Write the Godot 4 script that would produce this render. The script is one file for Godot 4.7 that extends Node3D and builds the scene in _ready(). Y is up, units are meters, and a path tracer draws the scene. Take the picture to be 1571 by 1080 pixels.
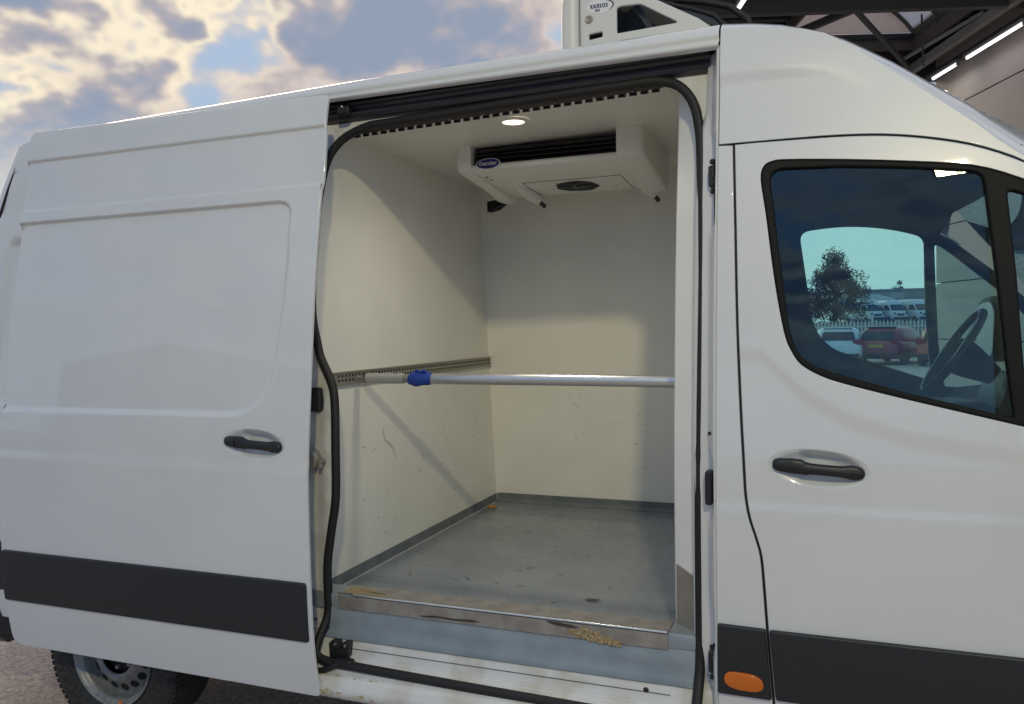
extends Node3D
# A white refrigerated van with its side load door slid open, seen in a yard at dusk.

var van: Node3D
var M := {}

# ---------------------------------------------------------------- mesh builder
class Mesher:
	var v := PackedVector3Array()
	var n := PackedVector3Array()
	var t := PackedVector2Array()
	var ix := PackedInt32Array()
	func add(p: Vector3, nn: Vector3, uv := Vector2.ZERO) -> int:
		v.append(p); n.append(nn); t.append(uv)
		return v.size() - 1
	func tri(a: int, b: int, c: int):
		var g: Vector3 = (v[b] - v[a]).cross(v[c] - v[a])
		if g.length_squared() < 1e-16: return
		if g.dot(n[a] + n[b] + n[c]) < 0.0:
			ix.append(a); ix.append(b); ix.append(c)
		else:
			ix.append(a); ix.append(c); ix.append(b)
	func quad_ix(a: int, b: int, c: int, d: int):
		tri(a, b, c); tri(a, c, d)
	# flat polygon, corners counter-clockwise as seen from outside
	func face(pts: Array, uvs := []):
		var nn := Vector3.ZERO
		for i in pts.size():
			var p: Vector3 = pts[i]
			var q: Vector3 = pts[(i + 1) % pts.size()]
			nn += p.cross(q)
		nn = nn.normalized()
		var s := v.size()
		for i in pts.size():
			add(pts[i], nn, uvs[i] if uvs.size() else Vector2(pts[i].x, pts[i].y))
		for i in range(1, pts.size() - 1):
			tri(s, s + i, s + i + 1)
	# box with chamfered edges in a frame
	func box(c: Vector3, size: Vector3, ch := 0.0, b := Basis.IDENTITY):
		var h := size * 0.5
		ch = minf(ch, minf(h.x, minf(h.y, h.z)) * 0.9)
		if ch <= 0.0:
			for ax in 3:
				for sg in [-1.0, 1.0]:
					var e := [Vector3.ZERO, Vector3.ZERO, Vector3.ZERO]
					var u: int = (ax + 1) % 3
					var w: int = (ax + 2) % 3
					var pts := []
					for k in [[-1, -1], [1, -1], [1, 1], [-1, 1]]:
						var p := Vector3.ZERO
						p[ax] = sg * h[ax]; p[u] = k[0] * h[u]; p[w] = k[1] * h[w]
						pts.append(c + b * p)
					if sg < 0: pts.reverse()
					face(pts)
			return
		var corner := func(sx, sy, sz, ax) -> Vector3:
			var p := Vector3(sx * (h.x - ch), sy * (h.y - ch), sz * (h.z - ch))
			var s3 := Vector3(sx, sy, sz)
			p[ax] = s3[ax] * h[ax]
			return c + b * p
		for ax in 3:
			for sg in [-1.0, 1.0]:
				var u: int = (ax + 1) % 3
				var w: int = (ax + 2) % 3
				var pts := []
				for k in [[-1, -1], [1, -1], [1, 1], [-1, 1]]:
					var s := Vector3.ZERO
					s[ax] = sg; s[u] = k[0]; s[w] = k[1]
					pts.append(corner.call(s.x, s.y, s.z, ax))
				if sg < 0: pts.reverse()
				face(pts)
		for ax in 3:   # edges along ax
			var u: int = (ax + 1) % 3
			var w: int = (ax + 2) % 3
			for su in [-1.0, 1.0]:
				for sw in [-1.0, 1.0]:
					var s0 := Vector3.ZERO
					s0[u] = su; s0[w] = sw
					var a := s0; a[ax] = -1.0
					var d := s0; d[ax] = 1.0
					var pts := [corner.call(a.x, a.y, a.z, u), corner.call(a.x, a.y, a.z, w), corner.call(d.x, d.y, d.z, w), corner.call(d.x, d.y, d.z, u)]
					hint_face(pts, b * s0)
		for sx in [-1.0, 1.0]:
			for sy in [-1.0, 1.0]:
				for sz in [-1.0, 1.0]:
					hint_face([corner.call(sx, sy, sz, 0), corner.call(sx, sy, sz, 1), corner.call(sx, sy, sz, 2)], b * Vector3(sx, sy, sz))
	func hint_face(pts: Array, hint: Vector3):
		var g: Vector3 = (pts[1] - pts[0]).cross(pts[2] - pts[0])
		if g.dot(hint) < 0.0: pts.reverse()
		face(pts)
	# smooth tube along a path
	func tube(path: Array, rad, sides := 10, closed := false, caps := true, squash := 1.0):
		var k := path.size()
		var first := v.size()
		var up := Vector3(0.013, 0.021, 1.0).normalized()
		for i in k:
			var a: Vector3 = path[(i - 1 + k) % k] if closed or i > 0 else path[i]
			var c: Vector3 = path[(i + 1) % k] if closed or i < k - 1 else path[i]
			var dir: Vector3 = (c - a).normalized()
			if absf(dir.dot(up)) > 0.98: up = Vector3(0.02, 1.0, 0.01).normalized()
			var s := dir.cross(up).normalized()
			var w := s.cross(dir).normalized()
			up = w
			var r: float = rad[i] if rad is Array else rad
			for j in sides:
				var an := TAU * j / sides
				var d := s * cos(an) + w * sin(an) * squash
				add(path[i] + d * r, (s * cos(an) * squash + w * sin(an)).normalized(), Vector2(float(i) / k, float(j) / sides))
		var rows := k if closed else k - 1
		for i in rows:
			for j in sides:
				var a := first + i * sides + j
				var b2 := first + i * sides + (j + 1) % sides
				var c2 := first + ((i + 1) % k) * sides + (j + 1) % sides
				var d2 := first + ((i + 1) % k) * sides + j
				quad_ix(a, b2, c2, d2)
		if caps and not closed:
			for e in [0, k - 1]:
				var dir: Vector3 = (path[1] - path[0]).normalized() * -1.0 if e == 0 else (path[k - 1] - path[k - 2]).normalized()
				var cc := add(path[e], dir)
				var ring := []
				for j in sides: ring.append(add(v[first + e * sides + j], dir))
				for j in sides: tri(cc, ring[j], ring[(j + 1) % sides])
	# lathe: profile of Vector2(radius, height along axis)
	func lathe(prof: Array, at: Vector3, axis: Vector3, segs := 32, flat := false):
		var a := axis.normalized()
		var s := a.cross(Vector3(0.3, 0.9, 0.2)).normalized()
		var w := a.cross(s)
		for i in prof.size() - 1:
			var p: Vector2 = prof[i]
			var q: Vector2 = prof[i + 1]
			var n0 := Vector2(q.y - p.y, p.x - q.x).normalized()
			var n1 := n0
			if not flat:
				if i > 0:
					var o: Vector2 = prof[i - 1]
					var m := Vector2(p.y - o.y, o.x - p.x).normalized()
					if m.dot(n0) > 0.5: n0 = (n0 + m).normalized()
				if i < prof.size() - 2:
					var o2: Vector2 = prof[i + 2]
					var m2 := Vector2(o2.y - q.y, q.x - o2.x).normalized()
					if m2.dot(n1) > 0.5: n1 = (n1 + m2).normalized()
			var f := v.size()
			for j in segs + 1:
				var an := TAU * j / segs
				var d := s * cos(an) + w * sin(an)
				add(at + d * p.x + a * p.y, d * n0.x + a * n0.y)
				add(at + d * q.x + a * q.y, d * n1.x + a * n1.y)
			for j in segs:
				quad_ix(f + j * 2, f + j * 2 + 2, f + j * 2 + 3, f + j * 2 + 1)
	# smooth sheet through rows of points; flip turns its normals
	func sheet(rows: Array, flip := false, uvs := Vector2.ONE):
		var f := v.size()
		var nr := rows.size()
		var nc: int = rows[0].size()
		for i in nr:
			for j in nc:
				var du: Vector3 = rows[mini(i + 1, nr - 1)][j] - rows[maxi(i - 1, 0)][j]
				var dv: Vector3 = rows[i][mini(j + 1, nc - 1)] - rows[i][maxi(j - 1, 0)]
				var nn := du.cross(dv).normalized()
				if flip: nn = -nn
				add(rows[i][j], nn, Vector2(float(j) / (nc - 1), float(i) / (nr - 1)) * uvs)
		for i in nr - 1:
			for j in nc - 1:
				quad_ix(f + i * nc + j, f + i * nc + j + 1, f + (i + 1) * nc + j + 1, f + (i + 1) * nc + j)
	# a polygon drawn in a frame (x, y of b) and pushed along b.z, with a chamfer at the front
	func prism(poly: PackedVector2Array, at: Vector3, b: Basis, depth: float, ch := 0.0, back := true):
		if Geometry2D.is_polygon_clockwise(poly):
			poly = poly.duplicate(); poly.reverse()
		var front := poly
		if ch > 0.0:
			var o := Geometry2D.offset_polygon(poly, -ch, Geometry2D.JOIN_MITER)
			if o.size() == 1 and o[0].size() == poly.size():
				front = o[0]
				if Geometry2D.is_polygon_clockwise(front): front.reverse()
				var best := 0
				for i in front.size():
					if front[i].distance_to(poly[0]) < front[best].distance_to(poly[0]): best = i
				var g := PackedVector2Array()
				for i in front.size(): g.append(front[(i + best) % front.size()])
				front = g
			else: ch = 0.0
		var k := poly.size()
		for side in ([0, 1] if back else [0]):
			var pl := front if side == 0 else poly
			var ids := Geometry2D.triangulate_polygon(pl)
			var nn := b.z.normalized() * (1.0 if side == 0 else -1.0)
			var f := v.size()
			for p in pl: add(at + b * Vector3(p.x, p.y, 0.0 if side == 0 else -depth), nn, p)
			for i in range(0, ids.size(), 3): tri(f + ids[i], f + ids[i + 1], f + ids[i + 2])
		for i in k:
			var p := poly[i]
			var q := poly[(i + 1) % k]
			var d := (q - p).normalized()
			var hint := b * Vector3(d.y, -d.x, 0)
			if ch > 0.0:
				var fp := front[i]
				var fq := front[(i + 1) % k]
				hint_face([at + b * Vector3(fp.x, fp.y, 0), at + b * Vector3(fq.x, fq.y, 0), at + b * Vector3(q.x, q.y, -ch), at + b * Vector3(p.x, p.y, -ch)], hint + b.z)
			hint_face([at + b * Vector3(p.x, p.y, -ch), at + b * Vector3(q.x, q.y, -ch), at + b * Vector3(q.x, q.y, -depth), at + b * Vector3(p.x, p.y, -depth)], hint)
	# an extrusion along x of an open profile of Vector2(z, y)
	func profile_x(prof: Array, x0: float, x1: float, smooth := false, y1 := 0.0):
		for i in prof.size() - 1:
			var a: Vector2 = prof[i]
			var c: Vector2 = prof[i + 1]
			var n0 := Vector2(-(c.y - a.y), c.x - a.x).normalized()   # (z, y), left of the direction
			var n1 := n0
			if smooth:
				if i > 0:
					var o: Vector2 = prof[i - 1]
					n0 = (n0 + Vector2(-(a.y - o.y), a.x - o.x).normalized()).normalized()
				if i < prof.size() - 2:
					var o2: Vector2 = prof[i + 2]
					n1 = (n1 + Vector2(-(o2.y - c.y), o2.x - c.x).normalized()).normalized()
			var f := v.size()
			var m0 := Vector3(0, n0.y, n0.x)
			var m1 := Vector3(0, n1.y, n1.x)
			add(Vector3(x0, a.y, a.x), m0, Vector2(x0, a.y)); add(Vector3(x1, a.y + y1, a.x), m0, Vector2(x1, a.y))
			add(Vector3(x1, c.y + y1, c.x), m1, Vector2(x1, c.y)); add(Vector3(x0, c.y, c.x), m1, Vector2(x0, c.y))
			quad_ix(f, f + 1, f + 2, f + 3)
	func mesh(mat: Material) -> ArrayMesh:
		var a := []
		a.resize(Mesh.ARRAY_MAX)
		a[Mesh.ARRAY_VERTEX] = v; a[Mesh.ARRAY_NORMAL] = n; a[Mesh.ARRAY_TEX_UV] = t; a[Mesh.ARRAY_INDEX] = ix
		var m := ArrayMesh.new()
		m.add_surface_from_arrays(Mesh.PRIMITIVE_TRIANGLES, a)
		m.surface_set_material(0, mat)
		return m

# ---------------------------------------------------------------- naming
func tag(o: Node, label: String, category: String, group := "", kind := "") -> Node:
	if label: o.set_meta("label", label)
	if category: o.set_meta("category", category)
	if group: o.set_meta("group", group)
	if kind: o.set_meta("kind", kind)
	return o

var used := {}
func numbered(parent: Node, called: String) -> String:
	var key := "%d/%s" % [parent.get_instance_id(), called]
	var k: int = used.get(key, 0)
	used[key] = k + 1
	return called if k == 0 else "%s_%03d" % [called, k]

# a mesh whose points are given in world places, put under parent (whose own place is taken off)
func put(parent: Node3D, called: String, ms: Mesher, mat: Material) -> MeshInstance3D:
	return put_mesh(parent, called, ms.mesh(mat))
func put_mesh(parent: Node3D, called: String, me: Mesh, local := false) -> MeshInstance3D:
	var o := MeshInstance3D.new()
	o.name = numbered(parent, called)
	o.mesh = me
	parent.add_child(o, true)
	if not local and parent != self:
		o.transform = world_of(parent).affine_inverse()
	return o
func world_of(o: Node3D) -> Transform3D:
	var x := o.transform
	var p := o.get_parent()
	while p is Node3D and p != self:
		x = p.transform * x
		p = p.get_parent()
	return x
func thing(called: String, at: Vector3, turn: float, label: String, category: String, group := "") -> Node3D:
	var o := Node3D.new()
	o.name = numbered(self, called)
	add_child(o, true)
	o.position = at
	o.rotation.y = turn
	tag(o, label, category, group)
	return o

# ---------------------------------------------------------------- outlines
func V(a: Array) -> PackedVector2Array:
	var r := PackedVector2Array()
	for i in range(0, a.size(), 2): r.append(Vector2(a[i], a[i + 1]))
	return r
func fillet(p: PackedVector2Array, r, seg := 5) -> PackedVector2Array:
	var out := PackedVector2Array()
	var k := p.size()
	for i in k:
		var rr: float = r[i] if r is Array else r
		if rr <= 0.0:
			out.append(p[i]); continue
		var a := (p[(i - 1 + k) % k] - p[i])
		var b := (p[(i + 1) % k] - p[i])
		var d := minf(rr, minf(a.length(), b.length()) * 0.49)
		var s := p[i] + a.normalized() * d
		var e := p[i] + b.normalized() * d
		for j in seg + 1:
			var f := float(j) / seg
			out.append(s.lerp(p[i], f).lerp(p[i].lerp(e, f), f))
	return out
func smooth_closed(p: PackedVector2Array, seg := 4) -> PackedVector2Array:
	var out := PackedVector2Array()
	var k := p.size()
	for i in k:
		for j in seg:
			out.append(p[i].cubic_interpolate(p[(i + 1) % k], p[(i - 1 + k) % k], p[(i + 2) % k], float(j) / seg))
	return out
func smooth_open(p: PackedVector2Array, seg := 4) -> PackedVector2Array:
	var out := PackedVector2Array()
	var k := p.size()
	for i in k - 1:
		for j in seg:
			out.append(p[i].cubic_interpolate(p[i + 1], p[maxi(i - 1, 0)], p[mini(i + 2, k - 1)], float(j) / seg))
	out.append(p[k - 1])
	return out
func ellipse(c: Vector2, rx: float, ry: float, k := 28) -> PackedVector2Array:
	var r := PackedVector2Array()
	for i in k: r.append(c + Vector2(cos(TAU * i / k) * rx, sin(TAU * i / k) * ry))
	return r
func resample(p: PackedVector2Array, step: float) -> PackedVector2Array:
	var out := PackedVector2Array()
	for i in p.size():
		var a := p[i]
		var b := p[(i + 1) % p.size()]
		var k := maxi(1, ceili(a.distance_to(b) / step))
		for j in k: out.append(a.lerp(b, float(j) / k))
	return out
func keyed(xs: Array, ys: Array, x: float) -> float:
	if x <= xs[0]: return ys[0]
	for i in range(1, xs.size()):
		if x <= xs[i]:
			return lerpf(ys[i - 1], ys[i], (x - xs[i - 1]) / (xs[i] - xs[i - 1]))
	return ys[-1]
func edge_distance(p: PackedVector2Array, q: Vector2) -> float:
	var best := 1e9
	for i in p.size():
		best = minf(best, q.distance_squared_to(Geometry2D.get_closest_point_to_segment(q, p[i], p[(i + 1) % p.size()])))
	return sqrt(best)

# a sheet-metal panel: an outline in x, y (with holes), lying on z = zf(x, y), with rolled edges and a thickness
func panel(outline: PackedVector2Array, holes: Array, zf: Callable, cell := 0.02, thick := 0.02, bevel_all := 0.004, face := 1.0, cell_y := 0.0, hole_bevel := -1.0) -> Mesher:
	var ms := Mesher.new()
	var loops := []
	for li in holes.size() + 1:
		var p: PackedVector2Array = outline if li == 0 else holes[li - 1]
		p = resample(p, 0.03)
		if Geometry2D.is_polygon_clockwise(p) == (li == 0): p.reverse()
		loops.append(p)
	var insets := []
	for p in loops:
		var bevel := bevel_all if insets.is_empty() or hole_bevel < 0.0 else hole_bevel
		var q := PackedVector2Array()
		var left := PackedVector2Array()
		var k: int = p.size()
		for i in k:
			var d0: Vector2 = (p[i] - p[(i - 1 + k) % k]).normalized()
			var d1: Vector2 = (p[(i + 1) % k] - p[i]).normalized()
			var a := Vector2(-d0.y, d0.x)
			var b := Vector2(-d1.y, d1.x)
			var m := (a + b).normalized()
			left.append(m)
			q.append(p[i] + m * bevel / maxf(0.5, m.dot(a)))
		insets.append([p, q, left])
	var nrm := func(x: float, y: float) -> Vector3:
		var e := 0.002
		var dx: float = (zf.call(x + e, y) - zf.call(x - e, y)) / (2 * e)
		var dy: float = (zf.call(x, y + e) - zf.call(x, y - e)) / (2 * e)
		return Vector3(-dx, -dy, 1.0).normalized() * face
	var body: PackedVector2Array = insets[0][1]
	var lo := body[0]
	var hi := body[0]
	for p in body:
		lo = lo.min(p); hi = hi.max(p)
	var nx := ceili((hi.x - lo.x) / cell)
	var ny := ceili((hi.y - lo.y) / (cell_y if cell_y > 0.0 else cell))
	var cx := (hi.x - lo.x) / nx
	var cy := (hi.y - lo.y) / ny
	var mixed := {}
	for s in insets:
		for p in resample(s[1], (cell_y if cell_y > 0.0 else cell) * 0.3):
			mixed[clampi(floori((p.x - lo.x) / cx), 0, nx - 1) * 4096 + clampi(floori((p.y - lo.y) / cy), 0, ny - 1)] = true
	var ids := {}
	var vert := func(p: Vector2) -> int:
		var key := Vector2i(roundi(p.x * 20000), roundi(p.y * 20000))
		if ids.has(key): return ids[key]
		var id := ms.add(Vector3(p.x, p.y, zf.call(p.x, p.y)), nrm.call(p.x, p.y), p)
		ids[key] = id
		return id
	for i in nx:
		for j in ny:
			var x0 := lo.x + i * cx
			var y0 := lo.y + j * cy
			if not mixed.has(i * 4096 + j):
				var c := Vector2(x0 + cx * 0.5, y0 + cy * 0.5)
				if not Geometry2D.is_point_in_polygon(c, body): continue
				var out := false
				for h in range(1, insets.size()):
					if Geometry2D.is_point_in_polygon(c, insets[h][1]): out = true
				if out: continue
				var a: int = vert.call(Vector2(x0, y0))
				var b: int = vert.call(Vector2(x0 + cx, y0))
				var d: int = vert.call(Vector2(x0 + cx, y0 + cy))
				var e: int = vert.call(Vector2(x0, y0 + cy))
				ms.quad_ix(a, b, d, e)
			else:
				var rect := PackedVector2Array([Vector2(x0, y0), Vector2(x0 + cx, y0), Vector2(x0 + cx, y0 + cy), Vector2(x0, y0 + cy)])
				var pieces := Geometry2D.intersect_polygons(rect, body)
				for h in range(1, insets.size()):
					var rest := []
					for pc in pieces:
						for r in Geometry2D.clip_polygons(pc, insets[h][1]):
							if not Geometry2D.is_polygon_clockwise(r): rest.append(r)
					pieces.assign(rest)
				for pc in pieces:
					if pc.size() < 3: continue
					var tr := Geometry2D.triangulate_polygon(pc)
					var vi := []
					for p in pc: vi.append(vert.call(p))
					for q in range(0, tr.size(), 3): ms.tri(vi[tr[q]], vi[tr[q + 1]], vi[tr[q + 2]])
	for s in insets:
		var bevel: float = bevel_all if s == insets[0] or hole_bevel < 0.0 else hole_bevel
		var p: PackedVector2Array = s[0]
		var q: PackedVector2Array = s[1]
		var l: PackedVector2Array = s[2]
		var k := p.size()
		var f := ms.v.size()
		for i in k:
			var nz: Vector3 = nrm.call(q[i].x, q[i].y)
			var o := Vector3(-l[i].x, -l[i].y, 0)
			var z: float = zf.call(q[i].x, q[i].y)
			for st in 4:
				var an: float = [0.0, PI / 4, PI / 2, PI / 2][st]
				var xy: Vector2 = q[i].lerp(p[i], sin(an))
				var dz: float = bevel * (1.0 - cos(an)) if st < 3 else maxf(thick, bevel)
				ms.add(Vector3(xy.x, xy.y, z - face * dz), (nz * cos(an) + o * sin(an)).normalized(), xy)
		for i in k:
			var a := f + i * 4
			var b := f + ((i + 1) % k) * 4
			for st in 3: ms.quad_ix(a + st, b + st, b + st + 1, a + st + 1)
	return ms

# the flank of the van: how far in or out the skin stands at height y (measured points, rounded off)
var flank := PackedFloat32Array()
func skin(y: float) -> float:
	if flank.is_empty():
		var ys := [0.05, 0.15, 0.33, 0.52, 0.74, 0.95, 1.17, 1.39, 1.73, 2.0, 2.19, 2.44, 2.56, 2.7]
		var zs := [-0.11, -0.078, -0.041, -0.008, 0.0, 0.002, 0.0, -0.023, -0.061, -0.103, -0.142, -0.191, -0.226, -0.3]
		for i in 260:
			var s := 0.0
			for k in range(-12, 13): s += keyed(ys, zs, i * 0.01 + 0.1 + k * 0.007)
			flank.append(s / 25.0)
	var u := clampf((y - 0.1) * 100.0, 0.0, 257.0)
	var i := int(u)
	return lerpf(flank[i], flank[i + 1], u - i)

# ---------------------------------------------------------------- materials
func lin(r: float, g: float, b: float, a := 1.0) -> Color:
	var c := Color(r, g, b).linear_to_srgb()
	c.a = a
	return c
func grain(seed_: int, freq: float, octaves: int, size := 256) -> Image:
	var f := FastNoiseLite.new()
	f.seed = seed_; f.frequency = freq
	f.noise_type = FastNoiseLite.TYPE_SIMPLEX_SMOOTH
	f.fractal_octaves = octaves
	return f.get_seamless_image(size, size, false, false, 0.15)
func tint(im: Image, a: Color, b: Color, lo := 0.0, hi := 1.0) -> ImageTexture:
	var g := im.duplicate()
	g.convert(Image.FORMAT_L8)
	var d: PackedByteArray = g.get_data()
	var o := PackedByteArray()
	o.resize(d.size() * 3)
	var table := []
	for i in 256:
		var c := a.lerp(b, clampf((i / 255.0 - lo) / (hi - lo), 0, 1))
		table.append([roundi(c.r * 255), roundi(c.g * 255), roundi(c.b * 255)])
	for i in d.size():
		var c: Array = table[d[i]]
		o[i * 3] = c[0]; o[i * 3 + 1] = c[1]; o[i * 3 + 2] = c[2]
	return ImageTexture.create_from_image(Image.create_from_data(g.get_width(), g.get_height(), false, Image.FORMAT_RGB8, o))
func grey(im: Image, lo: float, hi: float) -> ImageTexture:
	return tint(im, Color(lo, lo, lo), Color(hi, hi, hi))
func mat(called: String, c: Color, rough: float, metal := 0.0) -> StandardMaterial3D:
	var m := StandardMaterial3D.new()
	m.resource_name = called
	m.albedo_color = c
	m.roughness = rough
	m.metallic = metal
	M[called] = m
	return m
func world_grain(m: StandardMaterial3D, tex: Texture2D, scale: float) -> StandardMaterial3D:
	m.albedo_texture = tex
	m.uv1_triplanar = true
	m.uv1_world_triplanar = true
	m.uv1_scale = Vector3.ONE * scale
	return m
func glass(called: String, c: Color) -> StandardMaterial3D:
	var m := mat(called, Color(c.r, c.g, c.b, 0.0), 0.0)
	m.refraction_enabled = true
	m.refraction_scale = 0.05
	m.transparency = BaseMaterial3D.TRANSPARENCY_ALPHA
	return m

func materials():
	var n1 := grain(3, 0.012, 5)
	var n2 := grain(8, 0.05, 4)
	var n3 := grain(15, 0.2, 3)
	var soft := grain(21, 0.006, 3)
	# paint: white, a little road film in faint patches
	var p := mat("paint", Color.WHITE, 0.34)
	world_grain(p, tint(n1, lin(0.685, 0.695, 0.705), lin(0.71, 0.72, 0.73), 0.25, 0.75), 0.5)
	p.clearcoat_enabled = true; p.clearcoat = 1.0; p.clearcoat_roughness = 0.025
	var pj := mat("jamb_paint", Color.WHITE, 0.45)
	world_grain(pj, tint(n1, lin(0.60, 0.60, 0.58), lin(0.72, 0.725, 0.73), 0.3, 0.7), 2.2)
	var sp := mat("sill_paint", Color.WHITE, 0.5)
	world_grain(sp, tint(n1, lin(0.56, 0.53, 0.46), lin(0.70, 0.695, 0.68), 0.25, 0.5), 1.3)
	# liner: cream reinforced plastic
	var l := mat("liner", Color.WHITE, 0.42)
	world_grain(l, tint(n1, lin(0.78, 0.765, 0.70), lin(0.82, 0.805, 0.74), 0.2, 0.8), 0.7)
	l.heightmap_enabled = true; l.heightmap_texture = grey(n2, 0.0, 1.0); l.heightmap_scale = 0.05
	var lw := mat("reveal_liner", Color.WHITE, 0.4)
	world_grain(lw, tint(n1, lin(0.82, 0.82, 0.81), lin(0.86, 0.86, 0.85), 0.2, 0.8), 1.1)
	# grey vinyl floor
	var fl := mat("vinyl", Color.WHITE, 0.34)
	world_grain(fl, tint(n1, lin(0.20, 0.228, 0.262), lin(0.235, 0.263, 0.295), 0.22, 0.72), 0.8)
	fl.roughness_texture = grey(n2, 0.6, 1.0)
	fl.heightmap_enabled = true; fl.heightmap_texture = grey(n3, 0.0, 1.0); fl.heightmap_scale = 0.03
	var sk := mat("vinyl_skirting", Color.WHITE, 0.5)
	world_grain(sk, tint(n1, lin(0.12, 0.14, 0.155), lin(0.18, 0.195, 0.21), 0.2, 0.8), 2.0)
	var rv := mat("vinyl_riser", Color.WHITE, 0.36)
	world_grain(rv, tint(n1, lin(0.225, 0.265, 0.305), lin(0.285, 0.33, 0.37), 0.25, 0.75), 1.6)
	# plastics and rubber
	var tp := mat("trim_plastic", lin(0.018, 0.020, 0.024), 0.46)
	tp.heightmap_enabled = true; tp.heightmap_texture = grey(n3, 0.0, 1.0); tp.heightmap_scale = 0.02
	tp.uv1_triplanar = true; tp.uv1_world_triplanar = true; tp.uv1_scale = Vector3.ONE * 6.0
	mat("black_plastic", lin(0.014, 0.015, 0.017), 0.42)
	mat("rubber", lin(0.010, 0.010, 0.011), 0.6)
	mat("window_rubber", lin(0.010, 0.010, 0.010), 0.62).metallic_specular = 0.3
	mat("dark_void", lin(0.01, 0.01, 0.01), 0.9)
	mat("cab_trim", lin(0.016, 0.017, 0.018), 0.75)
	mat("cab_headliner", lin(0.024, 0.026, 0.029), 0.85)
	mat("cab_cloth", lin(0.02, 0.021, 0.023), 0.95)
	mat("track_metal", lin(0.055, 0.055, 0.065), 0.30, 0.2)
	mat("steel", lin(0.42, 0.42, 0.42), 0.35, 1.0)
	var br := mat("brushed_steel", Color.WHITE, 0.4)
	world_grain(br, tint(n1, lin(0.27, 0.245, 0.22), lin(0.36, 0.335, 0.305), 0.2, 0.8), 3.0)
	br.metallic = 0.25
	var al := mat("aluminium", lin(0.70, 0.70, 0.69), 0.42, 0.9)
	al.roughness_texture = grey(n2, 0.7, 1.0)
	al.uv1_triplanar = true; al.uv1_world_triplanar = true; al.uv1_scale = Vector3(1, 6, 6)
	mat("rail_aluminium", lin(0.36, 0.345, 0.30), 0.5, 0.7)
	mat("bright_edge", lin(0.85, 0.84, 0.82), 0.22, 0.9)
	mat("sleeve_plastic", lin(0.40, 0.40, 0.385), 0.38, 0.25)
	mat("blue_cloth", lin(0.012, 0.05, 0.30), 0.75)
	mat("evaporator_plastic", lin(0.80, 0.785, 0.73), 0.45)
	mat("unit_plastic", lin(0.66, 0.65, 0.62), 0.4)
	mat("curtain_rail", lin(0.20, 0.175, 0.15), 0.5)
	mat("badge_blue", lin(0.02, 0.02, 0.17), 0.35)
	mat("badge_white", lin(0.75, 0.75, 0.77), 0.4)
	mat("letter_blue", lin(0.02, 0.03, 0.10), 0.5)
	mat("letter_white", lin(0.8, 0.8, 0.82), 0.4)
	var am := mat("amber_lens", lin(0.86, 0.20, 0.01), 0.2)
	am.clearcoat_enabled = true; am.clearcoat_roughness = 0.05
	am.backlight_enabled = true; am.backlight = lin(0.5, 0.12, 0.005)
	mat("amber_dark", lin(0.45, 0.10, 0.006), 0.35)
	mat("coil_metal", lin(0.05, 0.05, 0.052), 0.6)
	mat("rust_pale", lin(0.52, 0.45, 0.32), 0.7)
	mat("rust_stain", lin(0.42, 0.32, 0.18), 0.8)
	world_grain(mat("torn_foam", Color.WHITE, 0.9), tint(n2, lin(0.20, 0.14, 0.07), lin(0.46, 0.36, 0.19), 0.25, 0.7), 7.0)
	mat("grime", lin(0.05, 0.046, 0.04), 0.8)
	mat("scuff", lin(0.48, 0.46, 0.39), 0.7)
	mat("scuff_dark", lin(0.12, 0.11, 0.09), 0.7)
	mat("floor_mark", lin(0.10, 0.105, 0.105), 0.6)
	var ty := mat("tyre", Color.WHITE, 0.75)
	world_grain(ty, tint(n2, lin(0.018, 0.018, 0.018), lin(0.045, 0.042, 0.038), 0.3, 0.7), 3.0)
	var rm := mat("rim_silver", Color.WHITE, 0.42)
	world_grain(rm, tint(n2, lin(0.20, 0.20, 0.195), lin(0.29, 0.29, 0.285), 0.25, 0.6), 2.0)
	rm.metallic = 0.35
	# glass
	glass("cab_glass", lin(0.66, 0.92, 0.905))
	glass("clear_lens", Color(1, 1, 1))
	# ground
	var gr := mat("asphalt", Color.WHITE, 0.9)
	var stones := FastNoiseLite.new()
	stones.seed = 5; stones.noise_type = FastNoiseLite.TYPE_CELLULAR; stones.frequency = 0.07
	stones.cellular_return_type = FastNoiseLite.RETURN_CELL_VALUE
	var si := stones.get_seamless_image(512, 512)
	world_grain(gr, tint(si, lin(0.27, 0.215, 0.185), lin(0.74, 0.62, 0.545), 0.0, 1.0), 1.9)
	var bump := FastNoiseLite.new()
	bump.seed = 5; bump.noise_type = FastNoiseLite.TYPE_CELLULAR; bump.frequency = 0.07
	gr.heightmap_enabled = true; gr.heightmap_texture = ImageTexture.create_from_image(bump.get_seamless_image(512, 512, true)); gr.heightmap_scale = 0.5
	# hall
	var wp := mat("wall_panel", Color.WHITE, 0.55)
	world_grain(wp, tint(soft, lin(0.40, 0.36, 0.33), lin(0.46, 0.42, 0.385), 0.2, 0.8), 0.35)
	mat("panel_joint", lin(0.03, 0.028, 0.026), 0.8)
	mat("deck_metal", lin(0.035, 0.036, 0.036), 0.6, 0.2)
	mat("truss_paint", lin(0.05, 0.048, 0.046), 0.6)
	mat("beam_galvanised", lin(0.24, 0.24, 0.225), 0.5, 0.3)
	mat("upstand", lin(0.085, 0.073, 0.064), 0.7)
	var sl := mat("skylight_sheet", lin(0.78, 0.70, 0.67), 0.6)
	sl.backlight_enabled = true; sl.backlight = lin(0.85, 0.80, 0.78)
	mat("skylight_rib", lin(0.10, 0.09, 0.08), 0.7)
	var tb := mat("tube_glow", Color.WHITE, 0.5)
	tb.emission_enabled = true; tb.emission = Color(1.0, 0.98, 0.98); tb.emission_energy_multiplier = 2.2
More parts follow.
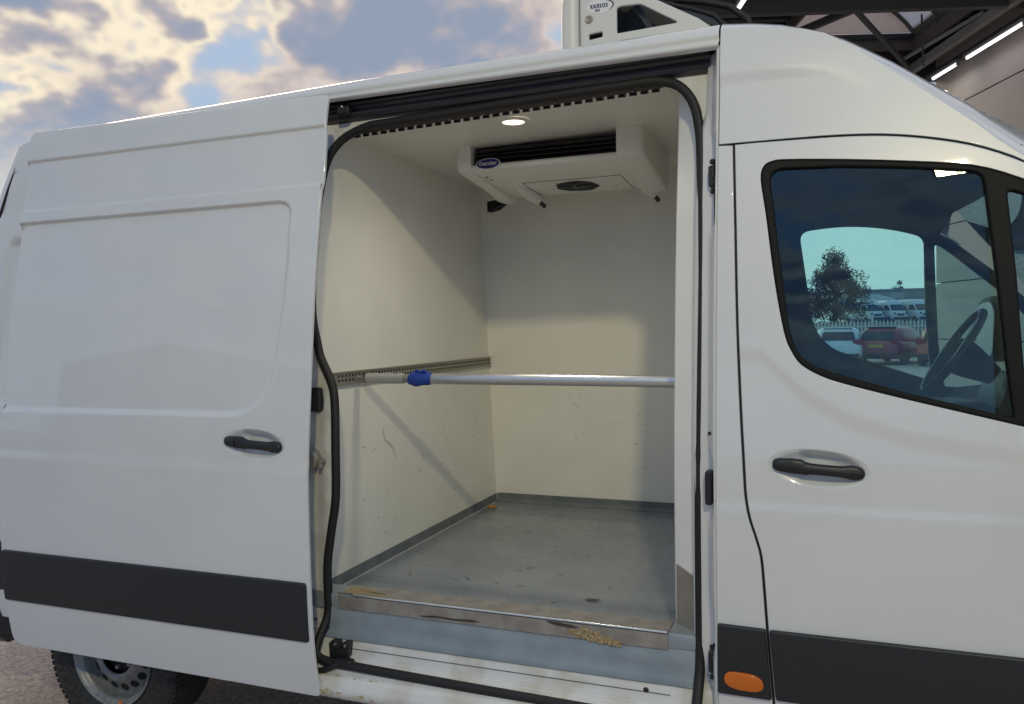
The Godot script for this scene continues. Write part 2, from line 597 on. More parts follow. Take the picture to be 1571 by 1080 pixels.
	var dl := mat("lamp_glow", Color.WHITE, 0.5)
	dl.emission_enabled = true; dl.emission = lin(1.0, 0.88, 0.62); dl.emission_energy_multiplier = 3.0
	var fg := mat("flood_glow", Color.WHITE, 0.5)
	fg.emission_enabled = true; fg.emission = lin(1.0, 0.84, 0.48); fg.emission_energy_multiplier = 1.3
	# the yard beyond
	var lf := mat("leaves", Color.WHITE, 0.7)
	lf.backlight_enabled = true; lf.backlight = lin(0.02, 0.035, 0.01)
	lf.vertex_color_use_as_albedo = true
	mat("bark", lin(0.09, 0.07, 0.05), 0.95)
	mat("palisade", lin(0.74, 0.72, 0.60), 0.6)
	mat("car_white", lin(0.72, 0.74, 0.76), 0.25).clearcoat_enabled = true
	mat("car_red", lin(0.36, 0.02, 0.025), 0.28).clearcoat_enabled = true
	mat("car_orange_red", lin(0.55, 0.07, 0.035), 0.3).clearcoat_enabled = true
	mat("car_glass", lin(0.02, 0.025, 0.03), 0.08)
	mat("dab_orange", lin(0.75, 0.22, 0.06), 0.5)
	mat("tail_red", lin(0.30, 0.01, 0.012), 0.3)
	mat("plate_yellow", lin(0.62, 0.44, 0.04), 0.5)
	mat("plate_white", lin(0.7, 0.7, 0.68), 0.5)
	mat("shed_grey", lin(0.26, 0.29, 0.32), 0.7)
	mat("shed_light", lin(0.40, 0.43, 0.46), 0.7)
	mat("shed_blue", lin(0.03, 0.09, 0.28), 0.6)
	mat("brick_bank", lin(0.15, 0.09, 0.07), 0.9)
	var ea := mat("earth", Color.WHITE, 0.95)
	world_grain(ea, tint(n2, lin(0.10, 0.07, 0.05), lin(0.20, 0.15, 0.11), 0.2, 0.8), 0.25)
	mat("sealant", lin(0.42, 0.43, 0.42), 0.5)
	mat("orange_leaf", lin(0.42, 0.22, 0.06), 0.8)

# ---------------------------------------------------------------- sky: broken evening cloud
func sky_picture() -> ImageTexture:
	var w := 2560
	var h := 1280
	var big := FastNoiseLite.new()
	big.seed = 11; big.frequency = 2.3; big.fractal_octaves = 5; big.fractal_gain = 0.5
	var mid := FastNoiseLite.new()
	mid.seed = 29; mid.frequency = 5.5; mid.fractal_octaves = 4
	var fine := FastNoiseLite.new()
	fine.seed = 53; fine.frequency = 13.0; fine.fractal_octaves = 4
	var hue := FastNoiseLite.new()
	hue.seed = 41; hue.frequency = 1.3; hue.fractal_octaves = 2
	var d := PackedByteArray()
	d.resize(w * h * 3)
	var cosl := PackedFloat32Array()
	var sinl := PackedFloat32Array()
	for x in w:
		cosl.append(cos(TAU * x / w)); sinl.append(sin(TAU * x / w))
	var half := h / 2
	var west := Vector2(0.78, -0.62)   # where the sun went down, behind the van to the left
	var blue_cloud := Color(0.575, 0.625, 0.71)
	var mauve := Color(0.735, 0.70, 0.71)
	var blue_sky := Color(0.68, 0.76, 0.86)
	var cream := Color(1.0, 0.95, 0.84)
	var pink := Color(0.86, 0.80, 0.775)
	var haze := Color(0.84, 0.865, 0.865)
	for y in h:
		if y >= half:
			for x in w:
				var at := (y * w + x) * 3
				d[at] = 120; d[at + 1] = 118; d[at + 2] = 116
			continue
		var el := PI * 0.5 * (1.0 - float(y) / half)
		var up := sin(el)
		var flat := cos(el) / (up + 0.38)
		var low := 1.0 - smoothstep(0.09, 0.26, up)
		for x in w:
			var px := cosl[x] * flat
			var pz := sinl[x] * flat
			var a := big.get_noise_3d(px, pz, 0.0)
			var b := mid.get_noise_3d(px, pz, 3.0 + a * 0.25)
			var f := fine.get_noise_2d(px, pz)
			var t := a + 0.50 * b + 0.20 * f        # thickness of the cloud
			var warm := hue.get_noise_2d(px, pz) + 0.25 * b + 0.22 * smoothstep(0.55, 1.0, cosl[x] * west.x + sinl[x] * west.y) * (1.0 - up)
			# open sky, veiled sky, lit thin cloud, grey thick cloud
			var c := blue_sky.lerp(pink, smoothstep(-0.50, -0.10, t))
			c = c.lerp(mauve, smoothstep(-0.22, 0.12, t))
			c = c.lerp(blue_cloud, smoothstep(-0.02, 0.42, t))
			var glow := smoothstep(-0.34, -0.12, t) * (1.0 - smoothstep(-0.14, 0.12, t))
			c = c.lerp(cream, glow * clampf(0.18 + warm * 2.1, 0.0, 1.0))
			c = c.lerp(haze, low)
			# the sky dims and cools away from where the sun went down
			var away := 1.0 - smoothstep(-0.9, 0.75, (cosl[x] * west.x + sinl[x] * west.y) * cos(el))
			c = c * Color(1, 1, 1).lerp(Color(0.66, 0.82, 1.0), away)
			var at := (y * w + x) * 3
			d[at] = int(c.r * 255.0); d[at + 1] = int(c.g * 255.0); d[at + 2] = int(c.b * 255.0)
	return ImageTexture.create_from_image(Image.create_from_data(w, h, false, Image.FORMAT_RGB8, d))

func camera_sky_light():
	var cam := Camera3D.new()
	cam.name = "camera"
	cam.fov = 46.885
	cam.near = 0.05
	cam.far = 1200.0
	cam.transform = Transform3D(Basis(Vector3(0.93287321, -0.0170915, -0.35979917), Vector3(0.00509024, 0.99939942, -0.03427657), Vector3(0.36016892, 0.03014423, 0.93239995)), Vector3(0, 1.6, 2.4))
	add_child(cam)
	cam.current = true
	var e := Environment.new()
	var sky := Sky.new()
	var sm := PanoramaSkyMaterial.new()
	sm.panorama = sky_picture()
	sky.sky_material = sm
	e.background_mode = Environment.BG_SKY
	e.sky = sky
	e.background_energy_multiplier = 1.0
	e.tonemap_mode = Environment.TONE_MAPPER_LINEAR
	e.tonemap_exposure = 1.0
	e.sdfgi_enabled = true
	e.ssao_enabled = true
	e.ssil_enabled = true
	var we := WorldEnvironment.new()
	we.name = "environment"
	we.environment = e
	add_child(we)
	# the low sun behind thin cloud, behind the van to the left
	var sun := DirectionalLight3D.new()
	sun.name = "sun"
	sun.light_energy = 0.15
	sun.light_color = lin(1.0, 0.80, 0.55)
	sun.light_angular_distance = 20.0
	sun.shadow_enabled = true
	sun.look_at_from_position(Vector3(-8.0, 4.5, -9.0), Vector3.ZERO)
	add_child(sun)

# ---------------------------------------------------------------- the van's skin
func gap_curve() -> PackedVector2Array:   # the shut line at the rear of the cab door, bottom to top
	return smooth_open(V([-0.128, 0.30, -0.144, 0.516, -0.159, 0.726, -0.167, 0.848, -0.174, 0.932, -0.188, 0.987, -0.205, 1.042, -0.216, 1.107, -0.221, 1.20, -0.230, 1.367, -0.239, 1.593, -0.246, 1.882, -0.253, 2.135]), 3)
func side_feature(x: float, y: float) -> float:   # pressings that run along the load body and its sliding door
	var d := 0.012 * smoothstep(2.321, 2.333, y)
	d -= 0.009 * smoothstep(2.113, 2.124, y) * (1.0 - smoothstep(2.124, 2.33, y))
	d += 0.004 * (1.0 - smoothstep(1.10, 1.15, y))
	return d
var press_door := PackedVector2Array()
func door_z(x: float, y: float) -> float:
	var z := skin(y) + 0.085 + side_feature(x, y)
	var p := Vector2(x, y)
	if y > 1.25 and y < 2.09:
		var dd := edge_distance(press_door, p)
		if Geometry2D.is_point_in_polygon(p, press_door): z -= 0.019 * smoothstep(0.0, lerpf(0.022, 0.012, smoothstep(1.95, 2.03, y)), dd)
	return z
func bowl_rim(c: Vector2, f := 1.0) -> PackedVector2Array:
	var r := PackedVector2Array()
	for i in 48:
		var a := TAU * i / 48
		var q := Vector2(signf(cos(a)) * pow(absf(cos(a)), 0.85) * 0.132, sin(a) * 0.052) * f
		r.append(c + Vector2(q.x, q.y - 0.06 * q.x))
	return r
func bowl(parent: Node3D, c: Vector2, zf: Callable):   # the pressed finger recess behind a handle
	var ms := Mesher.new()
	var rows := []
	for k in 15:
		var f := 1.0 - k / 14.0
		var row := []
		var ring := bowl_rim(c, maxf(f, 0.001) * 1.001)
		for i in 49:
			var p := ring[i % 48]
			var x := (p.x - c.x) / 0.132
			var deep := 0.016 + 0.022 * smoothstep(-0.40, -0.28, x) * (1.0 - 0.5 * smoothstep(0.2, 0.9, x))
			var g := clampf((f - 0.30) / 0.70, 0.0, 1.0)
			row.append(Vector3(p.x, p.y, zf.call(p.x, p.y) - 0.0004 - deep * (0.5 + 0.5 * cos(PI * pow(g, 1.5)))))
		rows.append(row)
	ms.sheet(rows, true)
	put(parent, "handle_recess", ms, M.paint)
func cab_z(x: float, y: float) -> float:
	var z := skin(y)
	z += 0.004 * (1.0 - smoothstep(1.06, 1.10, y))
	# the raised band under the window, falling forward
	var band := keyed([-0.17, -0.06, 0.056, 0.217, 0.474, 1.2], [1.50, 1.39, 1.32, 1.27, 1.235, 1.18], x)
	z += 0.006 * smoothstep(band - 0.02, band + 0.035, y)
	if x > 0.6: z -= 0.10 * (x - 0.6) * (x - 0.6)
	return z
func fairing_z(x: float, y: float) -> float:
	var yc := keyed([-0.3, -0.19, -0.07, 0.0, 0.064, 0.3], [2.358, 2.359, 2.352, 2.34, 2.312, 2.20], x)
	return skin(y) + 0.011 * smoothstep(yc - 0.040, yc + 0.012, y) * (1.0 - smoothstep(-0.16, 0.16, x))

func handle(parent: Node3D, c: Vector2, z: float):
	var ms := Mesher.new()
	var rows := []
	var st := [[-0.122, 0.001], [-0.1205, 0.010], [-0.114, 0.0165], [-0.100, 0.0195], [-0.070, 0.0215], [-0.045, 0.0215], [-0.034, 0.019], [-0.024, 0.0165], [0.0, 0.0155], [0.045, 0.0155], [0.066, 0.0165], [0.076, 0.019], [0.086, 0.0205], [0.100, 0.0195], [0.112, 0.0155], [0.118, 0.009], [0.120, 0.001]]
	for s in st:
		var row := []
		var x: float = s[0]
		var hh: float = s[1]
		var lift := 0.0035 * (1.0 if x < -0.04 else 0.0)
		var yc := c.y - 0.055 * x + (0.002 if x < -0.04 else -0.002)
		var zz := z + 0.016 - 0.35 * x * x
		for j in 15:
			var an := TAU * j / 14.0
			var ca := cos(an)
			var sa := sin(an)
			row.append(Vector3(c.x + x, yc + hh * signf(sa) * pow(absf(sa), 0.8), zz + lift + minf(hh, 0.013) * signf(ca) * pow(absf(ca), 0.8)))
		rows.append(row)
	ms.sheet(rows, true)
	var h := put(parent, "handle", ms, M.black_plastic)
	var seam := Mesher.new()
	seam.box(Vector3(c.x - 0.071, c.y + 0.005, z + 0.016 + 0.0145), Vector3(0.0012, 0.030, 0.004), 0.0)
	put(h, "seam", seam, M.trim_plastic)
	for e in [-0.098, 0.098]:   # feet that carry the handle
		var ft := Mesher.new()
		ft.box(Vector3(c.x + e, c.y - 0.055 * e, z - 0.008), Vector3(0.034, 0.022, 0.036), 0.004)
		put(h, "foot", ft, M.black_plastic)

func strip(parent: Node3D, called: String, outline: PackedVector2Array, off: float, proud: float):
	var zf := func(x: float, y: float) -> float: return skin(y) + off + proud - 0.03 * maxf(0.0, absf(y - 0.628) - 0.085)
	return put(parent, called, panel(outline, [], zf, 0.03, 0.02, 0.006), M.trim_plastic)

func build_van():
	van = thing("delivery_van", Vector3(-0.9, -0.075, -1.0), 0.0, "white high-roofed refrigerated van with its side load door slid open", "van")
	# ---- sliding door, pushed back along the flank
	press_door = fillet(V([-3.30, 1.293, -1.815, 1.296, -1.758, 1.80, -1.772, 2.070, -3.30, 2.070]), [0, 0.20, 0.35, 0.06, 0], 8)
	var outline := fillet(V([-3.145, 0.325, -1.650, 0.325, -1.650, 2.443, -3.125, 2.457, -3.140, 1.5]), [0.05, 0.012, 0.02, 0.03, 0.0], 4)
	var door := put(van, "sliding_door", panel(outline, [bowl_rim(Vector2(-1.875, 1.206))], door_z, 0.0125, 0.012, 0.004, 1.0, 0.0055, 0.001), M.paint)
	door.set_meta("label", "white sliding side door pushed back over the rear flank")
	strip(door, "trim_strip", fillet(V([-3.135, 0.524, -1.662, 0.528, -1.662, 0.737, -3.135, 0.732]), 0.012, 3), 0.085, 0.014)
	bowl(door, Vector2(-1.875, 1.206), door_z)
	handle(door, Vector2(-1.875, 1.206), door_z(-1.875, 1.262) - 0.008)
	var ms := Mesher.new()   # lower roller arm
	ms.tube([Vector3(-1.80, 0.375, 0.03), Vector3(-1.72, 0.382, 0.0), Vector3(-1.66, 0.402, 0.005), Vector3(-1.61, 0.425, -0.01), Vector3(-1.575, 0.432, -0.02)], 0.012, 10)
	ms.box(Vector3(-1.59, 0.432, -0.02), Vector3(0.07, 0.020, 0.04), 0.006)
	put(door, "roller_arm", ms, M.black_plastic)
	ms = Mesher.new()
	ms.prism(V([-1.66, 0.415, -1.585, 0.418, -1.580, 0.492, -1.603, 0.493, -1.607, 0.470, -1.619, 0.466, -1.624, 0.490, -1.652, 0.494, -1.664, 0.480]), Vector3(0, 0, -0.035), Basis.IDENTITY, 0.03, 0.003)
	put(door, "arm_bracket", ms, M.black_plastic)
	for x in [-1.635, -1.594]:
		ms = Mesher.new()
		ms.lathe([Vector2(0, 0.006), Vector2(0.005, 0.005), Vector2(0.006, 0.0)], Vector3(x, 0.482, -0.035), Vector3(0, 0, 1), 10)
		put(door, "bolt", ms, M.steel)

	# ---- rear flank behind the door
	var arch := ellipse(Vector2(-2.765, 0.29), 0.43, 0.43, 36)
	var rear_press := fillet(V([-3.36, 1.30, -3.20, 1.30, -3.20, 2.03, -3.30, 2.03]), 0.07, 4)
	var rz := func(x: float, y: float) -> float:
		var z := skin(y) + side_feature(x, y)
		var p := Vector2(x, y)
		if x < -3.15 and Geometry2D.is_point_in_polygon(p, rear_press): z -= 0.02 * smoothstep(0.0, 0.03, edge_distance(rear_press, p))
		return z
	var flank_outline := V([-1.90, 0.30, -1.90, 2.455, -3.20, 2.462, -3.285, 2.44, -3.345, 2.25, -3.382, 2.10, -3.41, 1.8, -3.43, 1.4, -3.44, 0.9, -3.44, 0.40])
	for a in 15:   # up and over the wheel arch
		var an := PI * 0.94 * (1.0 - a / 14.0) + PI * 0.03 - 0.1
		flank_outline.append(Vector2(-2.765 + cos(an) * 0.43, 0.31 + sin(an) * 0.43))
	var body := put(van, "rear_flank", panel(flank_outline, [], rz, 0.035, 0.02, 0.004), M.paint)
	strip(body, "trim_strip", fillet(V([-3.435, 0.524, -3.135, 0.524, -3.06, 0.735, -3.435, 0.735]), 0.01, 3), 0.0, 0.012)
	ms = Mesher.new()   # bumper corner
	ms.box(Vector3(-3.42, 0.38, -0.16), Vector3(0.30, 0.22, 0.30), 0.05)
	ms.box(Vector3(-3.50, 0.38, -1.0), Vector3(0.16, 0.22, 1.9), 0.05)
	put(van, "rear_bumper", ms, M.trim_plastic)
	# rear end wraps round from the shut line
	ms = Mesher.new()
	var rows := []
	for y in [0.42, 0.9, 1.4, 1.8, 2.1, 2.25, 2.33, 2.40, 2.44]:
		var xg := keyed([0.4, 1.4, 1.8, 2.1, 2.25, 2.44, 2.56], [-3.445, -3.436, -3.416, -3.388, -3.352, -3.292, -3.20], y)
		var s: float = skin(y)
		var row := []
		for q in [[0.0, 0.0], [-0.03, -0.006], [-0.06, -0.022], [-0.085, -0.05], [-0.10, -0.09], [-0.11, -0.2], [-0.13, -1.0]]:
			row.append(Vector3(xg + q[0], y, s + q[1] if q[1] > -0.9 else -1.01))
		for q in [[-0.11, -0.2], [-0.10, -0.09], [-0.06, -0.022], [0.0, 0.0]]:
			row.append(Vector3(xg + q[0], y, -2.02 - s - q[1]))
		rows.append(row)
	ms.sheet(rows, true)
	put(van, "rear_doors", ms, M.paint)
	ms = Mesher.new()
	var line := []
	for y in [0.42, 0.9, 1.4, 1.8, 2.1, 2.25, 2.38, 2.44]:
		line.append(Vector3(keyed([0.4, 1.4, 1.8, 2.1, 2.25, 2.44], [-3.4425, -3.433, -3.413, -3.385, -3.349, -3.288], y), y, skin(y) - 0.003))
	ms.tube(line, 0.004, 6)
	put(van, "rear_shut_line", ms, M.rubber)

	# ---- jamb ahead of the opening: a folded return from the skin to the seal
	ms = Mesher.new()
	rows = []
	var yy := 0.30
	while yy < 2.475:
		var s := skin(yy)
		var notch := 0.010 * (smoothstep(0.60, 0.66, yy) - smoothstep(0.74, 0.80, yy) + smoothstep(1.0, 1.05, yy) - smoothstep(1.18, 1.24, yy) + smoothstep(1.86, 1.92, yy) - smoothstep(2.16, 2.2, yy))
		var top := smoothstep(2.17, 2.30, yy) * 0.028
		rows.append([Vector3(-0.2985, yy, s - 0.012), Vector3(-0.3005, yy, s - 0.003), Vector3(-0.306, yy, s - 0.004), Vector3(-0.312 + notch * 0.5, yy, s - 0.014), Vector3(-0.317 + notch, yy, s - 0.040), Vector3(-0.322 + notch * 1.2, yy, s - 0.066), Vector3(-0.331 + notch * 0.6, yy, s - 0.082), Vector3(-0.345, yy, s - 0.088), Vector3(-0.372 + top, yy, s - 0.096), Vector3(-0.385 + top, yy, s - 0.125)])
		yy += 0.02
	ms.sheet(rows, true)
	var fj := put(van, "front_jamb", ms, M.paint)
	for la in [[2.055, 0.05, true], [1.112, 0.05, false], [0.583, 0.045, true]]:
		var g := Mesher.new()
		var y0: float = la[0]
		var z0 := skin(y0) - 0.064
		if la[2]:
			g.box(Vector3(-0.322, y0, z0 - 0.004), Vector3(0.024, 0.066, 0.034), 0.005)
			g.box(Vector3(-0.318, y0 + 0.004, z0 + 0.008), Vector3(0.012, 0.028, 0.02), 0.003)
			for e in [-0.045, 0.045]: g.lathe([Vector2(0, 0.006), Vector2(0.008, 0.005), Vector2(0.009, 0)], Vector3(-0.322, y0 + e, z0 + 0.004), Vector3(-1, 0, 1), 8)
			g.box(Vector3(-0.318, y0, z0 - 0.006), Vector3(0.006, 0.11, 0.016), 0.002)
		else:
			g.box(Vector3(-0.326, y0, z0), Vector3(0.022, 0.102, 0.04), 0.005)
		put(fj, "latch" if la[2] else "buffer_pad", g, M.black_plastic)
	ms = Mesher.new()
	ms.lathe([Vector2(0, 0.004), Vector2(0.006, 0.0)], Vector3(-0.327, 1.272, skin(1.27) - 0.069), Vector3(-0.6, 0, 1), 10)
	put(fj, "plug", ms, M.black_plastic)

	# ---- pillar strip between opening and cab door, with its own trim block and lamp
	var gap := gap_curve()
	var pl := PackedVector2Array()
	for p in gap: pl.append(p - Vector2(0.0035, 0))
	pl.append(Vector2(-0.299, 2.138)); pl.append(Vector2(-0.299, 0.30))
	var pz := func(x: float, y: float) -> float: return skin(y) + 0.004 * (1.0 - smoothstep(1.06, 1.10, y))
	var bp := put(van, "door_pillar", panel(pl, [], pz, 0.03, 0.02, 0.003), M.paint)
	strip(bp, "trim_block", fillet(V([-0.299, 0.520, -0.1485, 0.520, -0.163, 0.727, -0.297, 0.729]), 0.006, 3), 0.004, 0.012)
	var lz := func(x: float, y: float) -> float:
		var q := Vector2((x + 0.2245) / 0.056, (y - 0.568) / 0.028)
		return skin(y) + 0.020 + 0.006 * (1.0 - 0.5 * q.length_squared())
	var oval := PackedVector2Array()
	for i in 36:
		var an := TAU * i / 36
		oval.append(Vector2(-0.2245 + 0.055 * signf(cos(an)) * pow(absf(cos(an)), 0.7), 0.568 + 0.0265 * signf(sin(an)) * pow(absf(sin(an)), 0.8) - 0.004 * cos(an)))
	var lamp := put(bp, "marker_lamp", panel(oval, [], lz, 0.008, 0.014, 0.004), M.amber_lens)
	lamp.set_meta("label", "amber oval side marker lamp in the black trim")

	# ---- cab door
	var dl := PackedVector2Array()
	for p in gap: dl.append(p + Vector2(0.0035, 0))
	dl.append_array(smooth_open(V([-0.20, 2.1355, -0.061, 2.133, 0.06, 2.129, 0.162, 2.120, 0.262, 2.102, 0.37, 2.072, 0.47, 2.026, 0.56, 1.965, 0.72, 1.83, 0.95, 1.60, 1.17, 1.36]), 3))
	dl.append_array(V([ 1.19, 1.10, 1.12, 0.80, 1.0, 0.55, 0.98, 0.34]))
	var win := smooth_closed(V([-0.175, 2.020, -0.168, 2.060, -0.145, 2.075, -0.10, 2.077, 0.06, 2.062, 0.228, 2.041, 0.37, 2.018, 0.48, 1.974, 0.60, 1.90, 0.80, 1.715, 0.965, 1.53, 1.03, 1.40, 1.0, 1.26, 0.80, 1.243, 0.476, 1.322, 0.218, 1.384, 0.056, 1.426, -0.011, 1.449, -0.063, 1.480, -0.089, 1.517, -0.110, 1.573, -0.136, 1.723, -0.160, 1.915]), 3)
	var glass1 := fillet(V([-0.152, 2.052, 0.05, 2.042, 0.227, 2.023, 0.397, 1.996, 0.423, 1.702, 0.441, 1.48, 0.455, 1.343, 0.219, 1.401, 0.056, 1.448, -0.062, 1.488, -0.095, 1.572]), [0.045, 0, 0, 0.03, 0, 0, 0.008, 0, 0, 0.09, 0.06], 5)
	var glass2 := fillet(V([0.452, 1.945, 0.50, 1.925, 0.60, 1.86, 0.80, 1.67, 0.95, 1.50, 0.99, 1.38, 0.97, 1.285, 0.80, 1.268, 0.500, 1.335, 0.479, 1.48, 0.468, 1.718]), [0.02, 0, 0, 0, 0.03, 0.03, 0.03, 0.03, 0.01, 0, 0], 4)
	var cab := put(van, "cab_door", panel(dl, [win, bowl_rim(Vector2(-0.02, 1.192))], cab_z, 0.0125, 0.03, 0.004, 1.0, 0.0, 0.0012), M.paint)
	cab.set_meta("label", "white closed driver door with black handle and window")
	var fz := func(x: float, y: float) -> float: return cab_z(x, y) - 0.004
	var frame := put(cab, "window_frame", panel(win, [glass1, glass2], fz, 0.02, 0.03, 0.007), M.window_rubber)
	for g in [glass1, glass2]:
		var grown := Geometry2D.offset_polygon(g, 0.004)
		var gz := func(x: float, y: float) -> float: return cab_z(x, y) - 0.016
		var pn := panel(grown[0], [], gz, 0.05, 0.0038, 0.0002)
		back_sheet(pn, 0.0038)
		put(cab, "window_pane", pn, M.cab_glass)
	strip(cab, "trim_strip", fillet(V([-0.137, 0.522, 0.95, 0.522, 1.06, 0.728, -0.153, 0.726]), 0.008, 3), 0.004, 0.013)
	bowl(cab, Vector2(-0.02, 1.192), cab_z)
	handle(cab, Vector2(-0.02, 1.192), cab_z(-0.02, 1.25) - 0.008)
	ms = Mesher.new()   # dark strip put behind the gap so the shut line stays black
	line = []
	for p in gap: line.append(Vector3(p.x, p.y, skin(p.y) - 0.018))
	for p in smooth_open(V([-0.253, 2.139, -0.061, 2.137, 0.06, 2.133, 0.162, 2.124, 0.262, 2.106, 0.37, 2.076, 0.47, 2.030, 0.56, 1.969, 0.72, 1.834]), 3): line.append(Vector3(p.x, p.y, skin(p.y) - 0.018))
	ms.tube(line, 0.011, 6)
	put(van, "shut_line_backing", ms, M.rubber)

	# ---- cab roof side
	var fo := smooth_open(V([-0.2965, 2.1425, -0.061, 2.1405, 0.06, 2.1365, 0.162, 2.1275, 0.262, 2.1095, 0.37, 2.0795, 0.47, 2.034, 0.55, 1.98, 0.60, 1.945]), 3)
	fo.append_array(V([0.54, 1.99, 0.436, 2.083, 0.39, 2.130, 0.272, 2.235, 0.179, 2.313, 0.14, 2.349, 0.064, 2.411, 0.002, 2.452, -0.06, 2.474, -0.117, 2.488, -0.2, 2.503, -0.2965, 2.511]))
	var roof := put(van, "cab_roof_side", panel(fo, [], fairing_z, 0.0125, 0.02, 0.0015), M.paint)
	ms = Mesher.new()
	rows = []
	var sh_x := [-0.2965, -0.2, -0.117, -0.06, 0.002, 0.064, 0.14, 0.179, 0.272, 0.39, 0.436, 0.54]
	var sh_y := [2.511, 2.503, 2.488, 2.474, 2.452, 2.411, 2.349, 2.313, 2.235, 2.130, 2.083, 1.99]
	for i in 34:
		var x := -0.2965 + (0.54 + 0.2965) * i / 33.0
		var ys := keyed(sh_x, sh_y, x)
		var yt := keyed([-0.2965, -0.21, -0.12, -0.03, 0.067, 0.187, 0.295, 0.385, 0.53], [2.557, 2.545, 2.526, 2.494, 2.452, 2.378, 2.299, 2.235, 2.112], x)
		var zs := fairing_z(x, ys) - 0.0012
		var row := []
		for q in [[0.0, 0.0], [0.06, 0.10], [0.25, 0.36], [0.55, 0.70], [1.0, 1.0]]:
			row.append(Vector3(x, lerpf(ys - 0.0005, yt, q[1]), lerpf(zs, -0.30, q[0])))
		for q in [[-0.42, 0.022], [-0.6, 0.038], [-0.8, 0.048], [-1.01, 0.052]]:
			row.append(Vector3(x + smoothstep(0.3, 0.54, x) * 0.18 * (1.0 - pow((q[0] + 1.01) / 0.71, 2.0)), yt + q[1], q[0]))
		var back := row.duplicate()
		back.reverse()
		for k in range(1, back.size()):
			var p: Vector3 = back[k]
			row.append(Vector3(p.x, p.y, -2.02 - p.z))
		rows.append(row)
	ms.sheet(rows)
	put(roof, "cab_roof", ms, M.paint)
	var far_roof := panel(fo, [], func(x: float, y: float) -> float: return -2.02 - skin(y), 0.05, 0.02, 0.004, -1.0)
	put(van, "far_cab_roof_side", far_roof, M.paint)

	# ---- load roof with its gutter rail
	ms = Mesher.new()
	var prof := [Vector2(-0.215, 2.452), Vector2(-0.200, 2.4535), Vector2(-0.1925, 2.458), Vector2(-0.190, 2.464), Vector2(-0.1925, 2.469), Vector2(-0.202, 2.472), Vector2(-0.2085, 2.477), Vector2(-0.2085, 2.484), Vector2(-0.204, 2.489), Vector2(-0.202, 2.497), Vector2(-0.206, 2.508), Vector2(-0.217, 2.521), Vector2(-0.238, 2.535), Vector2(-0.28, 2.551), Vector2(-0.34, 2.564), Vector2(-0.45, 2.580), Vector2(-0.62, 2.594), Vector2(-0.8, 2.602), Vector2(-1.01, 2.606)]
	var other := prof.duplicate()
	other.reverse()
	for k in range(1, other.size()): prof.append(Vector2(-2.02 - other[k].x, other[k].y))
	rows = []
	for x in [-3.34, -3.30, -3.25, -3.18, -3.10, -2.8, -2.5, -2.3, -2.15, -2.0, -1.85, -1.7, -1.55, -1.0, -0.5, -0.302]:
		var drop: float = 0.16 * pow(clampf((-3.08 - x) / 0.26, 0, 1), 2.0) + 0.010 * (-0.3 - x) / 1.4 + 0.014 * maxf(0.0, -1.60 - x)
		var row := []
		for p in prof: row.append(Vector3(x, p.y - drop * smoothstep(2.44, 2.5, p.y), p.x - (0.04 if p.x > -1.0 else -0.04) * pow(clampf((-3.08 - x) / 0.26, 0, 1), 2.0)))
		rows.append(row)
	ms.sheet(rows)
	put(van, "load_roof", ms, M.paint)

	# ---- runner track over the opening
	ms = Mesher.new()
	ms.profile_x([Vector2(-0.206, 2.453), Vector2(-0.222, 2.462), Vector2(-0.258, 2.474), Vector2(-0.266, 2.466), Vector2(-0.262, 2.456), Vector2(-0.246, 2.452), Vector2(-0.243, 2.446), Vector2(-0.250, 2.441), Vector2(-0.272, 2.440), Vector2(-0.277, 2.430), Vector2(-0.268, 2.422), Vector2(-0.266, 2.412), Vector2(-0.278, 2.400), Vector2(-0.300, 2.390)], -1.80, -0.340, false, 0.018)
	var track := put(van, "runner_track", ms, M.track_metal)
	ms = Mesher.new()
	ms.box(Vector3(-1.680, 2.425, -0.245), Vector3(0.05, 0.034, 0.03), 0.006)
	ms.tube([Vector3(-1.70, 2.410, -0.24), Vector3(-1.66, 2.415, -0.235)], 0.009, 8)
	put(track, "end_stop", ms, M.black_plastic)
	ms = Mesher.new()
	ms.lathe([Vector2(0, 0.006), Vector2(0.005, 0.005), Vector2(0.007, 0)], Vector3(-1.680, 2.434, -0.229), Vector3(0, 0, 1), 10)
	put(track, "screw", ms, M.steel)
	for x in [-1.20, -1.05, -0.78]:
		ms = Mesher.new()
		ms.lathe([Vector2(0, 0.003), Vector2(0.006, 0)], Vector3(x, 2.418 + (x + 1.8) * 0.012, -0.266), Vector3(0, 0.2, 1), 8)
		put(track, "screw", ms, M.black_plastic)

	# ---- rubber seal round the opening
	var loop := smooth_closed(V([-1.60, 2.366, -1.690, 2.336, -1.742, 2.293, -1.772, 2.236, -1.786, 2.15, -1.792, 2.063, -1.794, 1.864, -1.784, 1.667, -1.757, 1.558, -1.737, 1.498, -1.692, 1.419, -1.672, 1.345, -1.663, 1.198, -1.663, 1.00, -1.686, 0.868, -1.708, 0.733, -1.710, 0.58, -1.716, 0.485, -1.706, 0.442, -1.66, 0.426, -1.584, 0.4225, -1.18, 0.413, -0.80, 0.406, -0.50, 0.400, -0.42, 0.392, -0.372, 0.388, -0.366, 0.44, -0.364, 0.54, -0.362, 0.80, -0.361, 1.077, -0.358, 1.475, -0.357, 1.80, -0.364, 2.132, -0.376, 2.25, -0.392, 2.310, -0.417, 2.352, -0.454, 2.384, -0.508, 2.400, -0.57, 2.402, -0.987, 2.391, -1.504, 2.371]), 3)
	ms = Mesher.new()
	line = []
	for p in loop: line.append(Vector3(p.x, p.y, lerpf(-0.016, skin(p.y) - 0.105, smoothstep(0.42, 0.58, p.y))))
	ms.tube(line, 0.0162, 12, true, false, 0.9)
	var seal := put(van, "door_seal", ms, M.rubber)
	seal.set_meta("label", "thick black rubber seal running round the load opening")
